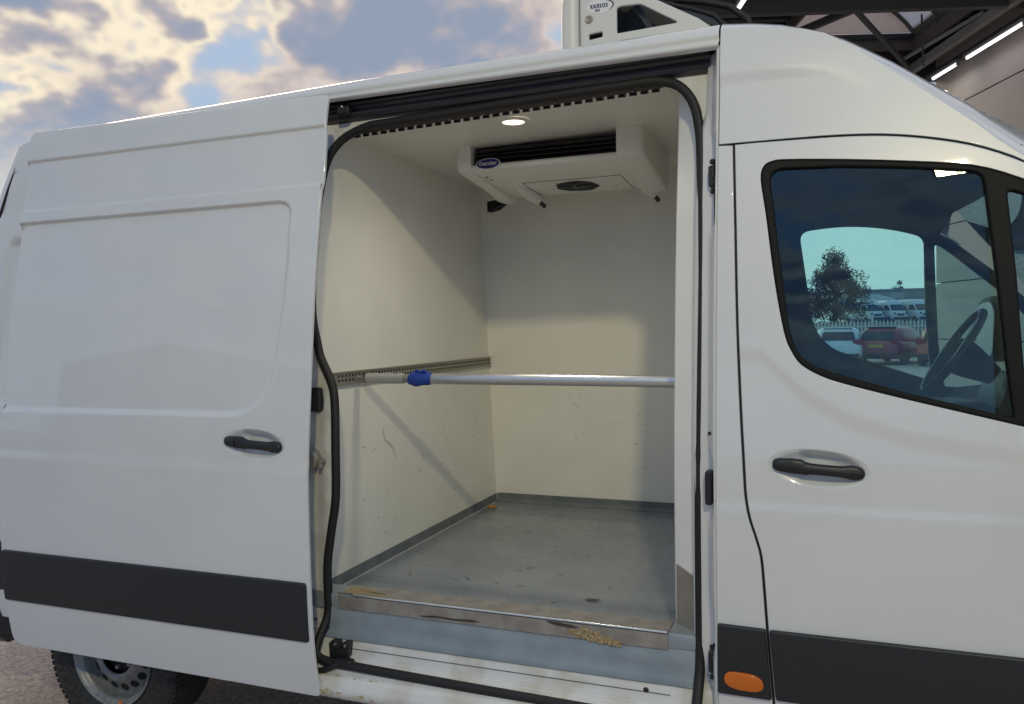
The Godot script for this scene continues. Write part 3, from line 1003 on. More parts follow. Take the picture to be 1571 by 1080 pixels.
	# the painted flange the seal sits on: the body side less the opening
	var around := V([-1.93, 0.345, -1.93, 2.475, -0.345, 2.475, -0.345, 0.43, -0.385, 0.43, -0.385, 0.345])
	var cut := Geometry2D.clip_polygons(around, loop)
	var flange := func(x: float, y: float) -> float: return skin(y) - 0.116 + 0.012 * smoothstep(-1.80, -1.85, x) + 0.018 * smoothstep(-1.76, -1.70, x) * smoothstep(1.45, 1.35, y) * smoothstep(0.55, 0.65, y)
	for c in cut:
		if c.size() > 20 and not Geometry2D.is_polygon_clockwise(c): put(van, "opening_flange", panel(c, [], flange, 0.03, 0.010, 0.003), M.jamb_paint)

	# fittings on the jamb behind the opening
	var jamb := van
	ms = Mesher.new()
	ms.box(Vector3(-1.752, 1.347, -0.122), Vector3(0.055, 0.088, 0.028), 0.006)
	ms.box(Vector3(-1.752, 1.342, -0.106), Vector3(0.022, 0.045, 0.008), 0.002)
	put(jamb, "door_stop", ms, M.trim_plastic)
	ms = Mesher.new()
	ms.tube([Vector3(-1.735, 1.392, -0.115), Vector3(-1.717, 1.382, -0.112), Vector3(-1.714, 1.345, -0.112), Vector3(-1.718, 1.312, -0.112), Vector3(-1.737, 1.305, -0.115)], 0.0035, 6)
	put(jamb, "cable_loop", ms, M.trim_plastic)
	ms = Mesher.new()
	ms.lathe([Vector2(0.0, 0.022), Vector2(0.026, 0.020), Vector2(0.034, 0.010), Vector2(0.035, -0.04)], Vector3(-1.752, 1.132, -0.085), Vector3(0.1, 0, 1), 12, true)
	ms.box(Vector3(-1.72, 1.128, -0.085), Vector3(0.05, 0.014, 0.02), 0.003)
	ms.box(Vector3(-1.71, 1.118, -0.08), Vector3(0.014, 0.034, 0.02), 0.003)
	put(jamb, "lock_catch", ms, M.brushed_steel)
	ms = Mesher.new()
	for k in 6: ms.box(Vector3(-1.79, 1.09 + k * 0.013, -0.085), Vector3(0.03, 0.007, 0.03), 0.001)
	ms.box(Vector3(-1.80, 1.12, -0.095), Vector3(0.03, 0.13, 0.02), 0.003)
	put(jamb, "guide_block", ms, M.black_plastic)
	ms = Mesher.new()
	ms.box(Vector3(-1.775, 0.545, -0.085), Vector3(0.012, 0.05, 0.02), 0.002)
	ms.tube([Vector3(-1.775, 0.545, -0.075), Vector3(-1.74, 0.547, -0.075)], 0.006, 8)
	put(jamb, "striker_pin", ms, M.steel)
	ms = Mesher.new()
	ms.box(Vector3(-1.78, 0.517, -0.088), Vector3(0.10, 0.006, 0.01), 0.002)
	put(jamb, "pressed_step", ms, M.jamb_paint)

	# ---- sill
	ms = Mesher.new()
	ms.profile_x([Vector2(-0.118, 0.500), Vector2(-0.092, 0.494), Vector2(-0.072, 0.488), Vector2(-0.066, 0.480), Vector2(-0.062, 0.446), Vector2(-0.058, 0.440), Vector2(-0.050, 0.437), Vector2(-0.0485, 0.432), Vector2(-0.046, 0.431), Vector2(-0.043, 0.4325), Vector2(-0.040, 0.4285), Vector2(-0.037, 0.424), Vector2(-0.034, 0.4255), Vector2(-0.030, 0.420), Vector2(-0.020, 0.416), Vector2(-0.012, 0.402), Vector2(0.0, 0.396), Vector2(0.016, 0.391), Vector2(0.024, 0.384), Vector2(0.027, 0.374), Vector2(0.033, 0.366), Vector2(0.038, 0.352), Vector2(0.036, 0.335), Vector2(0.022, 0.318), Vector2(-0.02, 0.300), Vector2(-0.06, 0.29)], -1.93, -0.30, true)
	var sill := put(van, "sill", ms, M.sill_paint)
	ms = Mesher.new()
	ms.box(Vector3(-1.05, 0.463, -0.0635), Vector3(1.20, 0.0012, 0.004), 0.0)
	put(sill, "joint_line", ms, M.grime)
	ms = Mesher.new()
	ms.lathe([Vector2(0, 0.002), Vector2(0.008, 0.0015), Vector2(0.009, 0)], Vector3(-0.525, 0.468, -0.0645), Vector3(0, 0.05, 1), 12)
	put(sill, "plug", ms, M.black_plastic)
	# rusty dirt left where water stands at the rear end of the step
	var rng := RandomNumberGenerator.new()
	rng.seed = 31
	for tone in 2:
		ms = Mesher.new()
		for q in 46:
			var blot := PackedVector2Array()
			var c := -1.675 + 0.26 * pow(rng.randf(), 1.8)
			var r := rng.randf_range(0.0015, 0.0075)
			for k in 11: blot.append(Vector2(c + cos(TAU * k / 11) * r * rng.randf_range(0.5, 2.4), sin(TAU * k / 11) * r * rng.randf_range(0.2, 0.8)))
			if q % 2: ms.prism(blot, Vector3(0, 0.343 + rng.randf_range(-0.008, 0.010), 0.0382), Basis(Vector3.RIGHT, Vector3(0, 0.99, 0.1), Vector3(0, -0.1, 0.99)).orthonormalized(), 0.001, 0.0)
			else: ms.prism(blot, Vector3(0, 0.3935, 0.0085 + rng.randf_range(-0.006, 0.006)), Basis(Vector3.RIGHT, Vector3(0, 0.3, -0.95), Vector3(0, 0.95, 0.3)).orthonormalized(), 0.001, 0.0)
		tag(put(sill, "rust_specks", ms, M.rust_stain if tone else M.rust_pale), "", "", "", "stuff")
	ms = Mesher.new()
	ms.box(Vector3(-0.2, 0.34, -1.0), Vector3(3.6, 0.16, 1.76), 0.02)  # near-black boxes added under the floor to block light
	ms.box(Vector3(-2.7, 0.40, -1.0), Vector3(1.5, 0.16, 1.1), 0.02)
	put(van, "underbody_block", ms, M.dark_void)
	ms = Mesher.new()
	var ar := []
	for a in 25:
		var an := PI * a / 24.0
		ar.append([Vector3(-2.765 + cos(an) * 0.44, 0.31 + sin(an) * 0.44, -0.02), Vector3(-2.765 + cos(an) * 0.44, 0.31 + sin(an) * 0.44, -0.45)])
	ms.sheet(ar, true)
	put(van, "wheel_arch_liner", ms, M.dark_void)

# turns a one-sided panel into a closed slab: copies its front, pushed back
func back_sheet(ms: Mesher, d: float):
	var f := ms.v.size()
	var tris := ms.ix.duplicate()
	for i in f: ms.add(ms.v[i] - Vector3(0, 0, d), -ms.n[i], ms.t[i])
	var front := 0
	for i in range(0, tris.size(), 3):
		if absf(ms.n[tris[i]].z) > 0.7 and absf(ms.n[tris[i + 1]].z) > 0.7 and absf(ms.n[tris[i + 2]].z) > 0.7:
			ms.tri(f + tris[i], f + tris[i + 1], f + tris[i + 2])
			front += 1

# ---------------------------------------------------------------- wheels
func wheel(at: Vector3, face: float):
	var ms := Mesher.new()
	var ax := Vector3(0, 0, face)
	ms.lathe([Vector2(0.208, -0.20), Vector2(0.25, -0.225), Vector2(0.318, -0.225), Vector2(0.342, -0.205), Vector2(0.347, -0.17), Vector2(0.347, -0.05), Vector2(0.342, -0.02), Vector2(0.328, -0.004), Vector2(0.30, 0.003), Vector2(0.262, 0.004), Vector2(0.235, -0.001), Vector2(0.214, -0.012), Vector2(0.208, -0.03)], at, ax, 64)
	var w := put(van, "wheel", ms, M.tyre)
	ms = Mesher.new()   # tread blocks
	for k in 84:
		var an := TAU * k / 84
		for s in 5:
			var a2 := an + (0.03 if s % 2 else 0.0)
			var d := Vector3(cos(a2), sin(a2), 0)
			ms.box(at + d * 0.3448 + ax * (-0.028 - s * 0.042), Vector3(0.006, 0.0195, 0.036), 0.0, Basis(d, Vector3(-d.y, d.x, 0), Vector3(0, 0, 1)))
	tag(put(w, "tread", ms, M.tyre), "", "", "", "stuff")
	ms = Mesher.new()
	ms.lathe([Vector2(0.085, -0.035), Vector2(0.090, -0.028), Vector2(0.102, -0.026), Vector2(0.114, -0.030), Vector2(0.126, -0.042), Vector2(0.150, -0.055), Vector2(0.166, -0.066), Vector2(0.174, -0.070), Vector2(0.180, -0.060), Vector2(0.184, -0.035), Vector2(0.190, -0.022), Vector2(0.196, -0.019), Vector2(0.201, -0.012), Vector2(0.207, -0.006), Vector2(0.211, -0.004), Vector2(0.213, -0.010), Vector2(0.209, -0.02)], at, ax, 64)
	put(w, "rim", ms, M.rim_silver)
	ms = Mesher.new()
	ms.lathe([Vector2(0.0, -0.042), Vector2(0.030, -0.043), Vector2(0.036, -0.052), Vector2(0.060, -0.060), Vector2(0.088, -0.062)], at, ax, 40)
	put(w, "hub", ms, M.black_plastic)
	for k in 6:
		var an := TAU * k / 6 + 0.3
		ms = Mesher.new()
		ms.lathe([Vector2(0, 0.014), Vector2(0.009, 0.013), Vector2(0.0105, 0.0)], at + Vector3(cos(an), sin(an), 0) * 0.068 - ax * 0.060, ax, 6, true)
		put(w, "wheel_nut", ms, M.brushed_steel)
	for k in 16:   # near-black discs in place of open vent holes round the wheel
		var an := TAU * (k + 0.4) / 16
		var d := Vector3(cos(an), sin(an), 0)
		var g := Mesher.new()
		var nrm := (ax * 0.87 + d * 0.5).normalized()
		g.lathe([Vector2(0, 0.0), Vector2(0.0145, 0.0), Vector2(0.016, 0.0018), Vector2(0.0185, 0.0)], at + d * 0.147 - ax * 0.0512, nrm, 16)
		put(w, "painted_vent_hole", g, M.dark_void)
	ms = Mesher.new()   # orange paint dab
	ms.prism(V([-0.010, 0.0, 0.012, 0.002, 0.006, 0.022, 0.001, 0.030, -0.007, 0.018]), at + Vector3(0.045, -0.206, face * -0.002), Basis.IDENTITY if face > 0 else Basis(Vector3.UP, PI), 0.006)
	put(w, "paint_dab", ms, M.dab_orange)

# ---------------------------------------------------------------- load space
const FLOOR := 0.64    # top of the step edge
const DECK := 0.598     # the floor lies a little below it
const LEFT := -1.782
const CEIL := 2.40
func ceil_y(x: float) -> float: return 2.374 + 0.024 * (x + 1.78)
func back_z(y: float) -> float: return -1.93 + 0.105 * (y - FLOOR)
func slab(parent: Node3D, called: String, poly: Array, nrm: Vector3, thick: float, m: Material) -> MeshInstance3D:
	# a flat board: its face polygon seen from nrm, with thickness behind it
	var ms := Mesher.new()
	var back := []
	for p in poly: back.append(p - nrm * thick)
	ms.hint_face(poly.duplicate(), nrm)
	ms.hint_face(back.duplicate(), -nrm)
	var c := Vector3.ZERO
	for p in poly: c += p
	c /= poly.size()
	for i in poly.size():
		var a: Vector3 = poly[i]
		var b: Vector3 = poly[(i + 1) % poly.size()]
		ms.hint_face([a, b, b - nrm * thick, a - nrm * thick], (a + b) * 0.5 - c)
	return put(parent, called, ms, m)

func wander(ms: Mesher, pts: Array, nrm: Vector3, width: float):
	# a thin scratch: a ribbon lying 1 mm proud of a wall
	var rows := []
	for i in pts.size():
		var d: Vector3 = (pts[mini(i + 1, pts.size() - 1)] - pts[maxi(i - 1, 0)]).normalized()
		var s := d.cross(nrm).normalized() * width * (0.25 + 0.75 * sin(PI * (i + 0.5) / pts.size()))
		rows.append([pts[i] - s + nrm * 0.001, pts[i] + s + nrm * 0.001])
	var f := ms.v.size()
	for r in rows:
		for p in r: ms.add(p, nrm)
	for i in rows.size() - 1:
		ms.quad_ix(f + i * 2, f + i * 2 + 1, f + i * 2 + 3, f + i * 2 + 2)

func build_load_space():
	var top := 2.42
	# floor of grey vinyl
	var fl := slab(van, "load_floor", [Vector3(LEFT, DECK, -0.19), Vector3(-0.40, DECK, -0.19), Vector3(-0.455, DECK, -0.24), Vector3(-0.455, DECK, -1.95), Vector3(LEFT, DECK, -1.95)], Vector3.UP, 0.05, M.vinyl)
	slab(van, "step_ledge", [Vector3(LEFT, FLOOR - 0.0005, -0.112), Vector3(-0.374, FLOOR - 0.0005, -0.112), Vector3(-0.374, FLOOR - 0.0005, -0.15), Vector3(-0.40, FLOOR - 0.0005, -0.20), Vector3(LEFT, FLOOR - 0.0005, -0.20)], Vector3.UP, 0.06, M.vinyl)
	var rng := RandomNumberGenerator.new()
	rng.seed = 7
	var ms := Mesher.new()
	for k in 26:
		var c := Vector3(rng.randf_range(-1.65, -0.5), DECK, rng.randf_range(-1.7, -0.35))
		var a := rng.randf() * TAU
		var pts := []
		var ln := rng.randf_range(0.015, 0.05)
		for i in 5: pts.append(c + Vector3(cos(a), 0, sin(a)) * ln * (i / 4.0 - 0.5) + Vector3(rng.randfn(), 0, rng.randfn()) * 0.002)
		wander(ms, pts, Vector3.UP, rng.randf_range(0.0008, 0.003))
	tag(put(fl, "scratches", ms, M.floor_mark), "", "", "", "stuff")
	ms = Mesher.new()   # a scuffed patch near the sill
	for k in 7:
		var p := PackedVector2Array()
		for i in 9: p.append(Vector2(cos(TAU * i / 9), sin(TAU * i / 9)) * rng.randf_range(0.004, 0.012) + Vector2(-0.80 + rng.randf_range(-0.028, 0.028), 0.44 + rng.randf_range(-0.02, 0.02)))
		ms.prism(p, Vector3(0, DECK + 0.0008, 0), Basis(Vector3.RIGHT, Vector3(0, 0, -1), Vector3.UP), 0.0006, 0.0, false)
	tag(put(fl, "worn_patch", ms, M.floor_mark), "", "", "", "stuff")
	# partition to the left
	var part := slab(van, "partition_wall", [Vector3(LEFT, DECK - 0.03, -0.118), Vector3(LEFT, 1.2, -0.118), Vector3(LEFT, 1.45, skin(1.45) - 0.118), Vector3(LEFT, 1.75, skin(1.75) - 0.118), Vector3(LEFT, 2.05, skin(2.05) - 0.118), Vector3(LEFT, top, skin(2.4) - 0.118), Vector3(LEFT, top, back_z(top) - 0.02), Vector3(LEFT, DECK - 0.03, -1.95)], Vector3.RIGHT, 0.04, M.liner)
	ms = Mesher.new()
	wander(ms, [Vector3(LEFT, 1.18, -0.66), Vector3(LEFT, 1.15, -0.655), Vector3(LEFT, 1.12, -0.67), Vector3(LEFT, 1.105, -0.70), Vector3(LEFT, 1.085, -0.73), Vector3(LEFT, 1.055, -0.75), Vector3(LEFT, 1.03, -0.76)], Vector3.RIGHT, 0.004)
	for k in 16:
		var y := rng.randf_range(0.74, 1.15)
		var z := rng.randf_range(-1.85, -0.45)
		var a := rng.randf_range(-0.6, 0.6) + (PI / 2 if rng.randf() < 0.5 else 0.0)
		var ln := rng.randf_range(0.01, 0.05)
		var pts := []
		for i in 5: pts.append(Vector3(LEFT, y + sin(a) * ln * (i / 4.0 - 0.5), z + cos(a) * ln * (i / 4.0 - 0.5) + rng.randfn() * 0.003))
		wander(ms, pts, Vector3.RIGHT, rng.randf_range(0.0008, 0.0028))
	tag(put(part, "scuff_marks", ms, M.scuff), "", "", "", "stuff")
	ms = Mesher.new()
	for q in [[-0.66, 0.72], [-0.60, 0.80], [-1.36, 0.78], [-0.49, 0.90], [-1.60, 1.02], [-1.66, 1.11]]:
		ms.lathe([Vector2(0, 0.0014), Vector2(0.004, 0.0)], Vector3(LEFT, q[1], q[0]), Vector3.RIGHT, 8)
	tag(put(part, "knock_marks", ms, M.scuff_dark), "", "", "", "stuff")
	# far wall
	var bn := Vector3(0, -0.105, 1).normalized()
	var bw := slab(van, "far_wall", [Vector3(LEFT - 0.02, DECK - 0.03, back_z(DECK - 0.03)), Vector3(-0.40, DECK - 0.03, back_z(DECK - 0.03)), Vector3(-0.40, top, back_z(top)), Vector3(LEFT - 0.02, top, back_z(top))], bn, 0.05, M.liner)
	ms = Mesher.new()
	for k in 20:
		var y := rng.randf_range(0.76, 1.30)
		var x := rng.randf_range(-1.72, -0.9)
		var a := rng.randf_range(-0.9, 0.9)
		var ln := rng.randf_range(0.012, 0.06)
		var pts := []
		for i in 5:
			var yy := y + sin(a) * ln * (i / 4.0 - 0.5) + rng.randfn() * 0.002
			pts.append(Vector3(x + cos(a) * ln * (i / 4.0 - 0.5), yy, back_z(yy)))
		wander(ms, pts, bn, rng.randf_range(0.0008, 0.002))
	tag(put(bw, "scuff_marks", ms, M.scuff), "", "", "", "stuff")
	# bulkhead to the cab
	slab(van, "cab_bulkhead", [Vector3(-0.455, DECK - 0.03, -0.23), Vector3(-0.455, 1.3, -0.25), Vector3(-0.455, 1.75, -0.298), Vector3(-0.455, 2.1, -0.355), Vector3(-0.455, top, -0.425), Vector3(-0.455, top, -1.97), Vector3(-0.455, DECK - 0.03, -1.97)], Vector3.LEFT, 0.05, M.liner)
	# ceiling
	slab(van, "load_ceiling", [Vector3(LEFT - 0.02, ceil_y(LEFT - 0.02), -0.338), Vector3(-0.40, ceil_y(-0.40), -0.338), Vector3(-0.40, ceil_y(-0.40), -1.85), Vector3(LEFT - 0.02, ceil_y(LEFT - 0.02), -1.85)], Vector3.DOWN, 0.05, M.liner)
	# reveal lining at the front of the opening, leaning with the pillar
	var rn := Vector3(-0.62, 0, 0.78).normalized()
	var rows := []
	ms = Mesher.new()
	for i in 24:
		var y := 0.59 + (2.40 - 0.59) * i / 23.0
		var s := skin(y)
		rows.append([Vector3(-0.352, y, s - 0.117), Vector3(-0.40, y, s - 0.158), Vector3(-0.451, y, s - 0.202), Vector3(-0.456, y, s - 0.208), Vector3(-0.457, y, s - 0.235)])
	ms.sheet(rows, true)
	var rv := put(van, "reveal_lining", ms, M.reveal_liner)
	ms = Mesher.new()   # steel kick plate at its foot
	rows = []
	for i in 7:
		var f := i / 6.0
		rows.append([Vector3(-0.354, lerpf(0.632, 0.806, f), -0.1145), Vector3(-0.40, lerpf(0.615, 0.818, f), -0.1550), Vector3(-0.4505, lerpf(0.599, 0.833, f), -0.1990)])
	ms.sheet(rows, true)
	put(rv, "kick_plate", ms, M.brushed_steel)
	# skirting, coved into the floor
	var sk := DECK + 0.047
	slab(van, "skirting", [Vector3(LEFT + 0.006, DECK + 0.002, -0.19), Vector3(LEFT + 0.006, sk, -0.19), Vector3(LEFT + 0.006, sk, -1.915), Vector3(LEFT + 0.006, DECK + 0.002, -1.92)], Vector3.RIGHT, 0.005, M.vinyl_skirting)
	slab(van, "skirting", [Vector3(LEFT + 0.007, DECK + 0.002, back_z(DECK) + 0.007), Vector3(-0.456, DECK + 0.002, back_z(DECK) + 0.007), Vector3(-0.456, sk, back_z(sk) + 0.007), Vector3(LEFT + 0.007, sk, back_z(sk) + 0.007)], bn, 0.006, M.vinyl_skirting)
	ms = Mesher.new()
	ms.profile_x([Vector2(back_z(DECK) + 0.002, DECK + 0.024), Vector2(back_z(DECK) + 0.014, DECK + 0.009), Vector2(back_z(DECK) + 0.034, DECK + 0.0012)], LEFT + 0.006, -0.457, true)
	put(van, "cove_fillet", ms, M.vinyl_skirting)
	for q in [0, 1]:
		ms = Mesher.new()
		var bead := []
		for k in 12: bead.append(Vector3(LEFT + 0.009, DECK + 0.0015, lerpf(-0.20, -1.90, k / 11.0)) if q == 0 else Vector3(lerpf(LEFT + 0.02, -0.46, k / 11.0), sk + 0.001, back_z(sk) + 0.004))
		ms.tube(bead, 0.0035 if q == 0 else 0.0022, 6)
		put(van, "sealant_bead", ms, M.sealant if q == 0 else M.vinyl_skirting)
	# step edge: steel nosing, vinyl riser
	ms = Mesher.new()
	ms.profile_x([Vector2(-0.112, 0.592), Vector2(-0.106, 0.586), Vector2(-0.100, 0.54), Vector2(-0.098, 0.51), Vector2(-0.090, 0.500), Vector2(-0.066, 0.4925)], -1.70, -0.374, true)
	ms.profile_x([Vector2(-0.125, FLOOR - 0.001), Vector2(-0.112, FLOOR - 0.002), Vector2(-0.106, FLOOR - 0.008), Vector2(-0.108, 0.592)], -1.70, -0.374, true)
	put(van, "step_riser", ms, M.vinyl_riser)
	ms = Mesher.new()
	ms.profile_x([Vector2(-0.200, FLOOR + 0.0035), Vector2(-0.108, FLOOR + 0.0035)], -1.662, -0.462)
	ms.profile_x([Vector2(-0.1005, FLOOR - 0.004), Vector2(-0.1005, 0.588)], -1.662, -0.462)
	ms.profile_x([Vector2(-0.200, FLOOR + 0.0005), Vector2(-0.200, FLOOR + 0.0035)], -1.662, -0.462)
	for x in [-1.662, -0.462]: ms.hint_face([Vector3(x, FLOOR + 0.0035, -0.200), Vector3(x, FLOOR + 0.0035, -0.1005), Vector3(x, 0.588, -0.1005), Vector3(x, 0.588, -0.11), Vector3(x, FLOOR - 0.002, -0.114), Vector3(x, FLOOR, -0.200)], Vector3(signf(x + 1.0), 0, 0))
	var nose := put(van, "step_nosing", ms, M.brushed_steel)
	ms = Mesher.new()
	ms.tube([Vector3(-1.60, FLOOR + 0.0005, -0.1045), Vector3(-1.0, FLOOR + 0.001, -0.1042), Vector3(-0.464, FLOOR + 0.001, -0.1045)], 0.0040, 10)  # bright bead put in for the highlight along the edge
	put(nose, "edge_highlight", ms, M.bright_edge)
	var torn := V([-0.795, 0.620, -0.786, 0.614, -0.772, 0.619, -0.758, 0.613, -0.745, 0.622, -0.731, 0.627, -0.716, 0.624, -0.704, 0.616, -0.692, 0.619, -0.680, 0.611, -0.668, 0.606, -0.655, 0.611, -0.645, 0.604, -0.634, 0.597, -0.622, 0.600, -0.612, 0.592, -0.606, 0.583, -0.613, 0.577, -0.63, 0.580, -0.642, 0.576, -0.66, 0.583, -0.68, 0.580, -0.697, 0.586, -0.715, 0.583, -0.73, 0.592, -0.75, 0.590, -0.762, 0.599, -0.78, 0.601, -0.788, 0.610])
	ms = Mesher.new()
	ms.prism(torn, Vector3(0, 0, -0.098), Basis.IDENTITY, 0.004, 0.001)
	put(nose, "torn_tape_residue", ms, M.torn_foam)
	ms = Mesher.new()
	ms.prism(V([-0.86, 0.634, -0.83, 0.634, -0.78, 0.630, -0.75, 0.624, -0.78, 0.622, -0.82, 0.624, -0.845, 0.628]), Vector3(0, 0, -0.0965), Basis.IDENTITY, 0.004, 0.0)
	put(nose, "black_residue", ms, M.grime)
	ms = Mesher.new()
	ms.prism(V([-1.33, 0.598, -1.27, 0.604, -1.20, 0.602, -1.13, 0.606, -1.10, 0.602, -1.14, 0.598, -1.20, 0.596, -1.26, 0.599, -1.31, 0.595]), Vector3(0, 0, -0.0985), Basis.IDENTITY, 0.002, 0.0)
	put(nose, "black_residue", ms, M.grime)
	ms = Mesher.new()
	ms.prism(V([-1.58, 0.141, -1.53, 0.146, -1.48, 0.140, -1.50, 0.136, -1.55, 0.138]), Vector3(0, FLOOR + 0.0048, 0), Basis(Vector3.RIGHT, Vector3(0, 0, -1), Vector3.UP), 0.001, 0.0)
	put(nose, "black_residue", ms, M.grime)
	ms = Mesher.new()
	ms.prism(V([-1.655, 0.165, -1.62, 0.178, -1.59, 0.166, -1.55, 0.172, -1.52, 0.150, -1.49, 0.146, -1.47, 0.128, -1.50, 0.115, -1.55, 0.119, -1.60, 0.112, -1.645, 0.120]), Vector3(0, FLOOR + 0.0046, 0), Basis(Vector3.RIGHT, Vector3(0, 0, -1), Vector3.UP), 0.001, 0.0)
	put(nose, "tape_residue", ms, M.torn_foam)
	ms = Mesher.new()   # darker grey patch on the riser
	ms.prism(V([-0.588, 0.503, -0.590, 0.580, -0.455, 0.583, -0.452, 0.505]), Vector3(0, 0, -0.0965), Basis(Vector3.RIGHT, Vector3(0, 1, -0.04).normalized(), Vector3(0, 0.04, 1).normalized()), 0.002, 0.0006)
	put(van, "riser_patch", ms, M.vinyl_skirting)

	# curtain rail along the head of the opening: a strip with narrow notches, each tooth given a dark lip
	var rail := PackedVector2Array()
	var x0 := -1.770
	var notches := 33
	var low := func(x: float) -> float: return 2.3395 + 0.031 * (x + 1.755)
	rail.append(Vector2(x0, 2.415))
	for k in notches:
		var xx := x0 + k * 0.0385
		rail.append(Vector2(xx, low.call(xx))); rail.append(Vector2(xx + 0.0275, low.call(xx))); rail.append(Vector2(xx + 0.0275, low.call(xx) + 0.0125)); rail.append(Vector2(xx + 0.0385, low.call(xx) + 0.0125))
	rail.append(Vector2(x0 + notches * 0.0385, 2.445))
	ms = Mesher.new()
	ms.prism(_clean(rail), Vector3(0, 0, -0.332), Basis.IDENTITY, 0.003)
	var cr := put(van, "curtain_rail", ms, M.curtain_rail)
	ms = Mesher.new()
	for k in notches:
		var xx := x0 + k * 0.0385 + 0.0137
		ms.box(Vector3(xx, low.call(xx) + 0.0035, -0.3285), Vector3(0.020, 0.0075, 0.006), 0.0)  # dark boxes put in for the dark undersides of the teeth
	tag(put(cr, "dark_lips", ms, M.dark_void), "", "", "", "stuff")
	ms = Mesher.new()
	for k in 9:
		var xx := -1.70 + k * 0.137
		ms.lathe([Vector2(0, 0.004), Vector2(0.004, 0.003), Vector2(0.0055, 0.0)], Vector3(xx, low.call(xx) + 0.016, -0.332), Vector3(0, 0, 1), 8)
	tag(put(cr, "screws", ms, M.steel), "", "", "", "stuff")

	# lit ceiling lamp
	var lp := Vector3(-1.108, ceil_y(-1.108), -0.525)
	ms = Mesher.new()
	ms.lathe([Vector2(0.042, -0.006), Vector2(0.046, -0.009), Vector2(0.056, -0.007), Vector2(0.061, 0.0)], lp, Vector3.UP, 32)
	var lamp := put(van, "ceiling_lamp", ms, M.evaporator_plastic)
	ms = Mesher.new()
	ms.lathe([Vector2(0, -0.0055), Vector2(0.043, -0.0055)], lp, Vector3.UP, 32)
	put(lamp, "lit_lens", ms, M.lamp_glow)
	var sp := SpotLight3D.new()
	sp.name = "ceiling_lamp_beam"
	sp.light_color = lin(1.0, 0.92, 0.76)
	sp.light_energy = 0.62
	sp.light_size = 0.06
	sp.spot_range = 6.0
	sp.spot_angle = 80.0
	sp.spot_attenuation = 2.0
	sp.shadow_enabled = true
	add_child(sp)
	sp.look_at_from_position(lp + Vector3(0, -0.012, 0), lp + Vector3(0, -1, 0), Vector3.RIGHT)

	# lashing rail on the partition
	ms = Mesher.new()
	if true:
		ms.box(Vector3(LEFT + 0.004, 1.411, -1.10), Vector3(0.008, 0.052, 1.66), 0.002)
	ms.box(Vector3(LEFT + 0.010, 1.434, -1.10), Vector3(0.008, 0.006, 1.66), 0.001)
	ms.box(Vector3(LEFT + 0.010, 1.388, -1.10), Vector3(0.008, 0.006, 1.66), 0.001)
	var lr := put(van, "lashing_rail", ms, M.rail_aluminium)
	ms = Mesher.new()
	for k in 62:
		var z := -0.31 - k * 0.0256
		for y in [1.402, 1.420]:
			ms.box(Vector3(LEFT + 0.0082, y, z), Vector3(0.001, 0.009, 0.012), 0.0)  # dark boxes drawn in place of open slots
	tag(put(lr, "painted_slots", ms, M.dark_void), "", "", "", "stuff")

func _clean(p: PackedVector2Array) -> PackedVector2Array:
	var o := PackedVector2Array()
	for i in p.size():
		if o.size() == 0 or o[o.size() - 1].distance_to(p[i]) > 0.0004: o.append(p[i])
	return o

func lettering(parent: Node3D, called: String, text: String, font: String, italic: bool, weight: int, height: float, at: Vector3, b: Basis, m: Material):
	var sf := SystemFont.new()
	sf.font_names = PackedStringArray([font])
	sf.font_italic = italic
	sf.font_weight = weight
	var tm := TextMesh.new()
	tm.font = sf
	tm.text = text
	tm.font_size = 64
	tm.pixel_size = height / 46.0
	tm.depth = 0.0012
	tm.material = m
	var o := put_mesh(parent, called, tm)
	o.transform = o.transform * Transform3D(b, at)

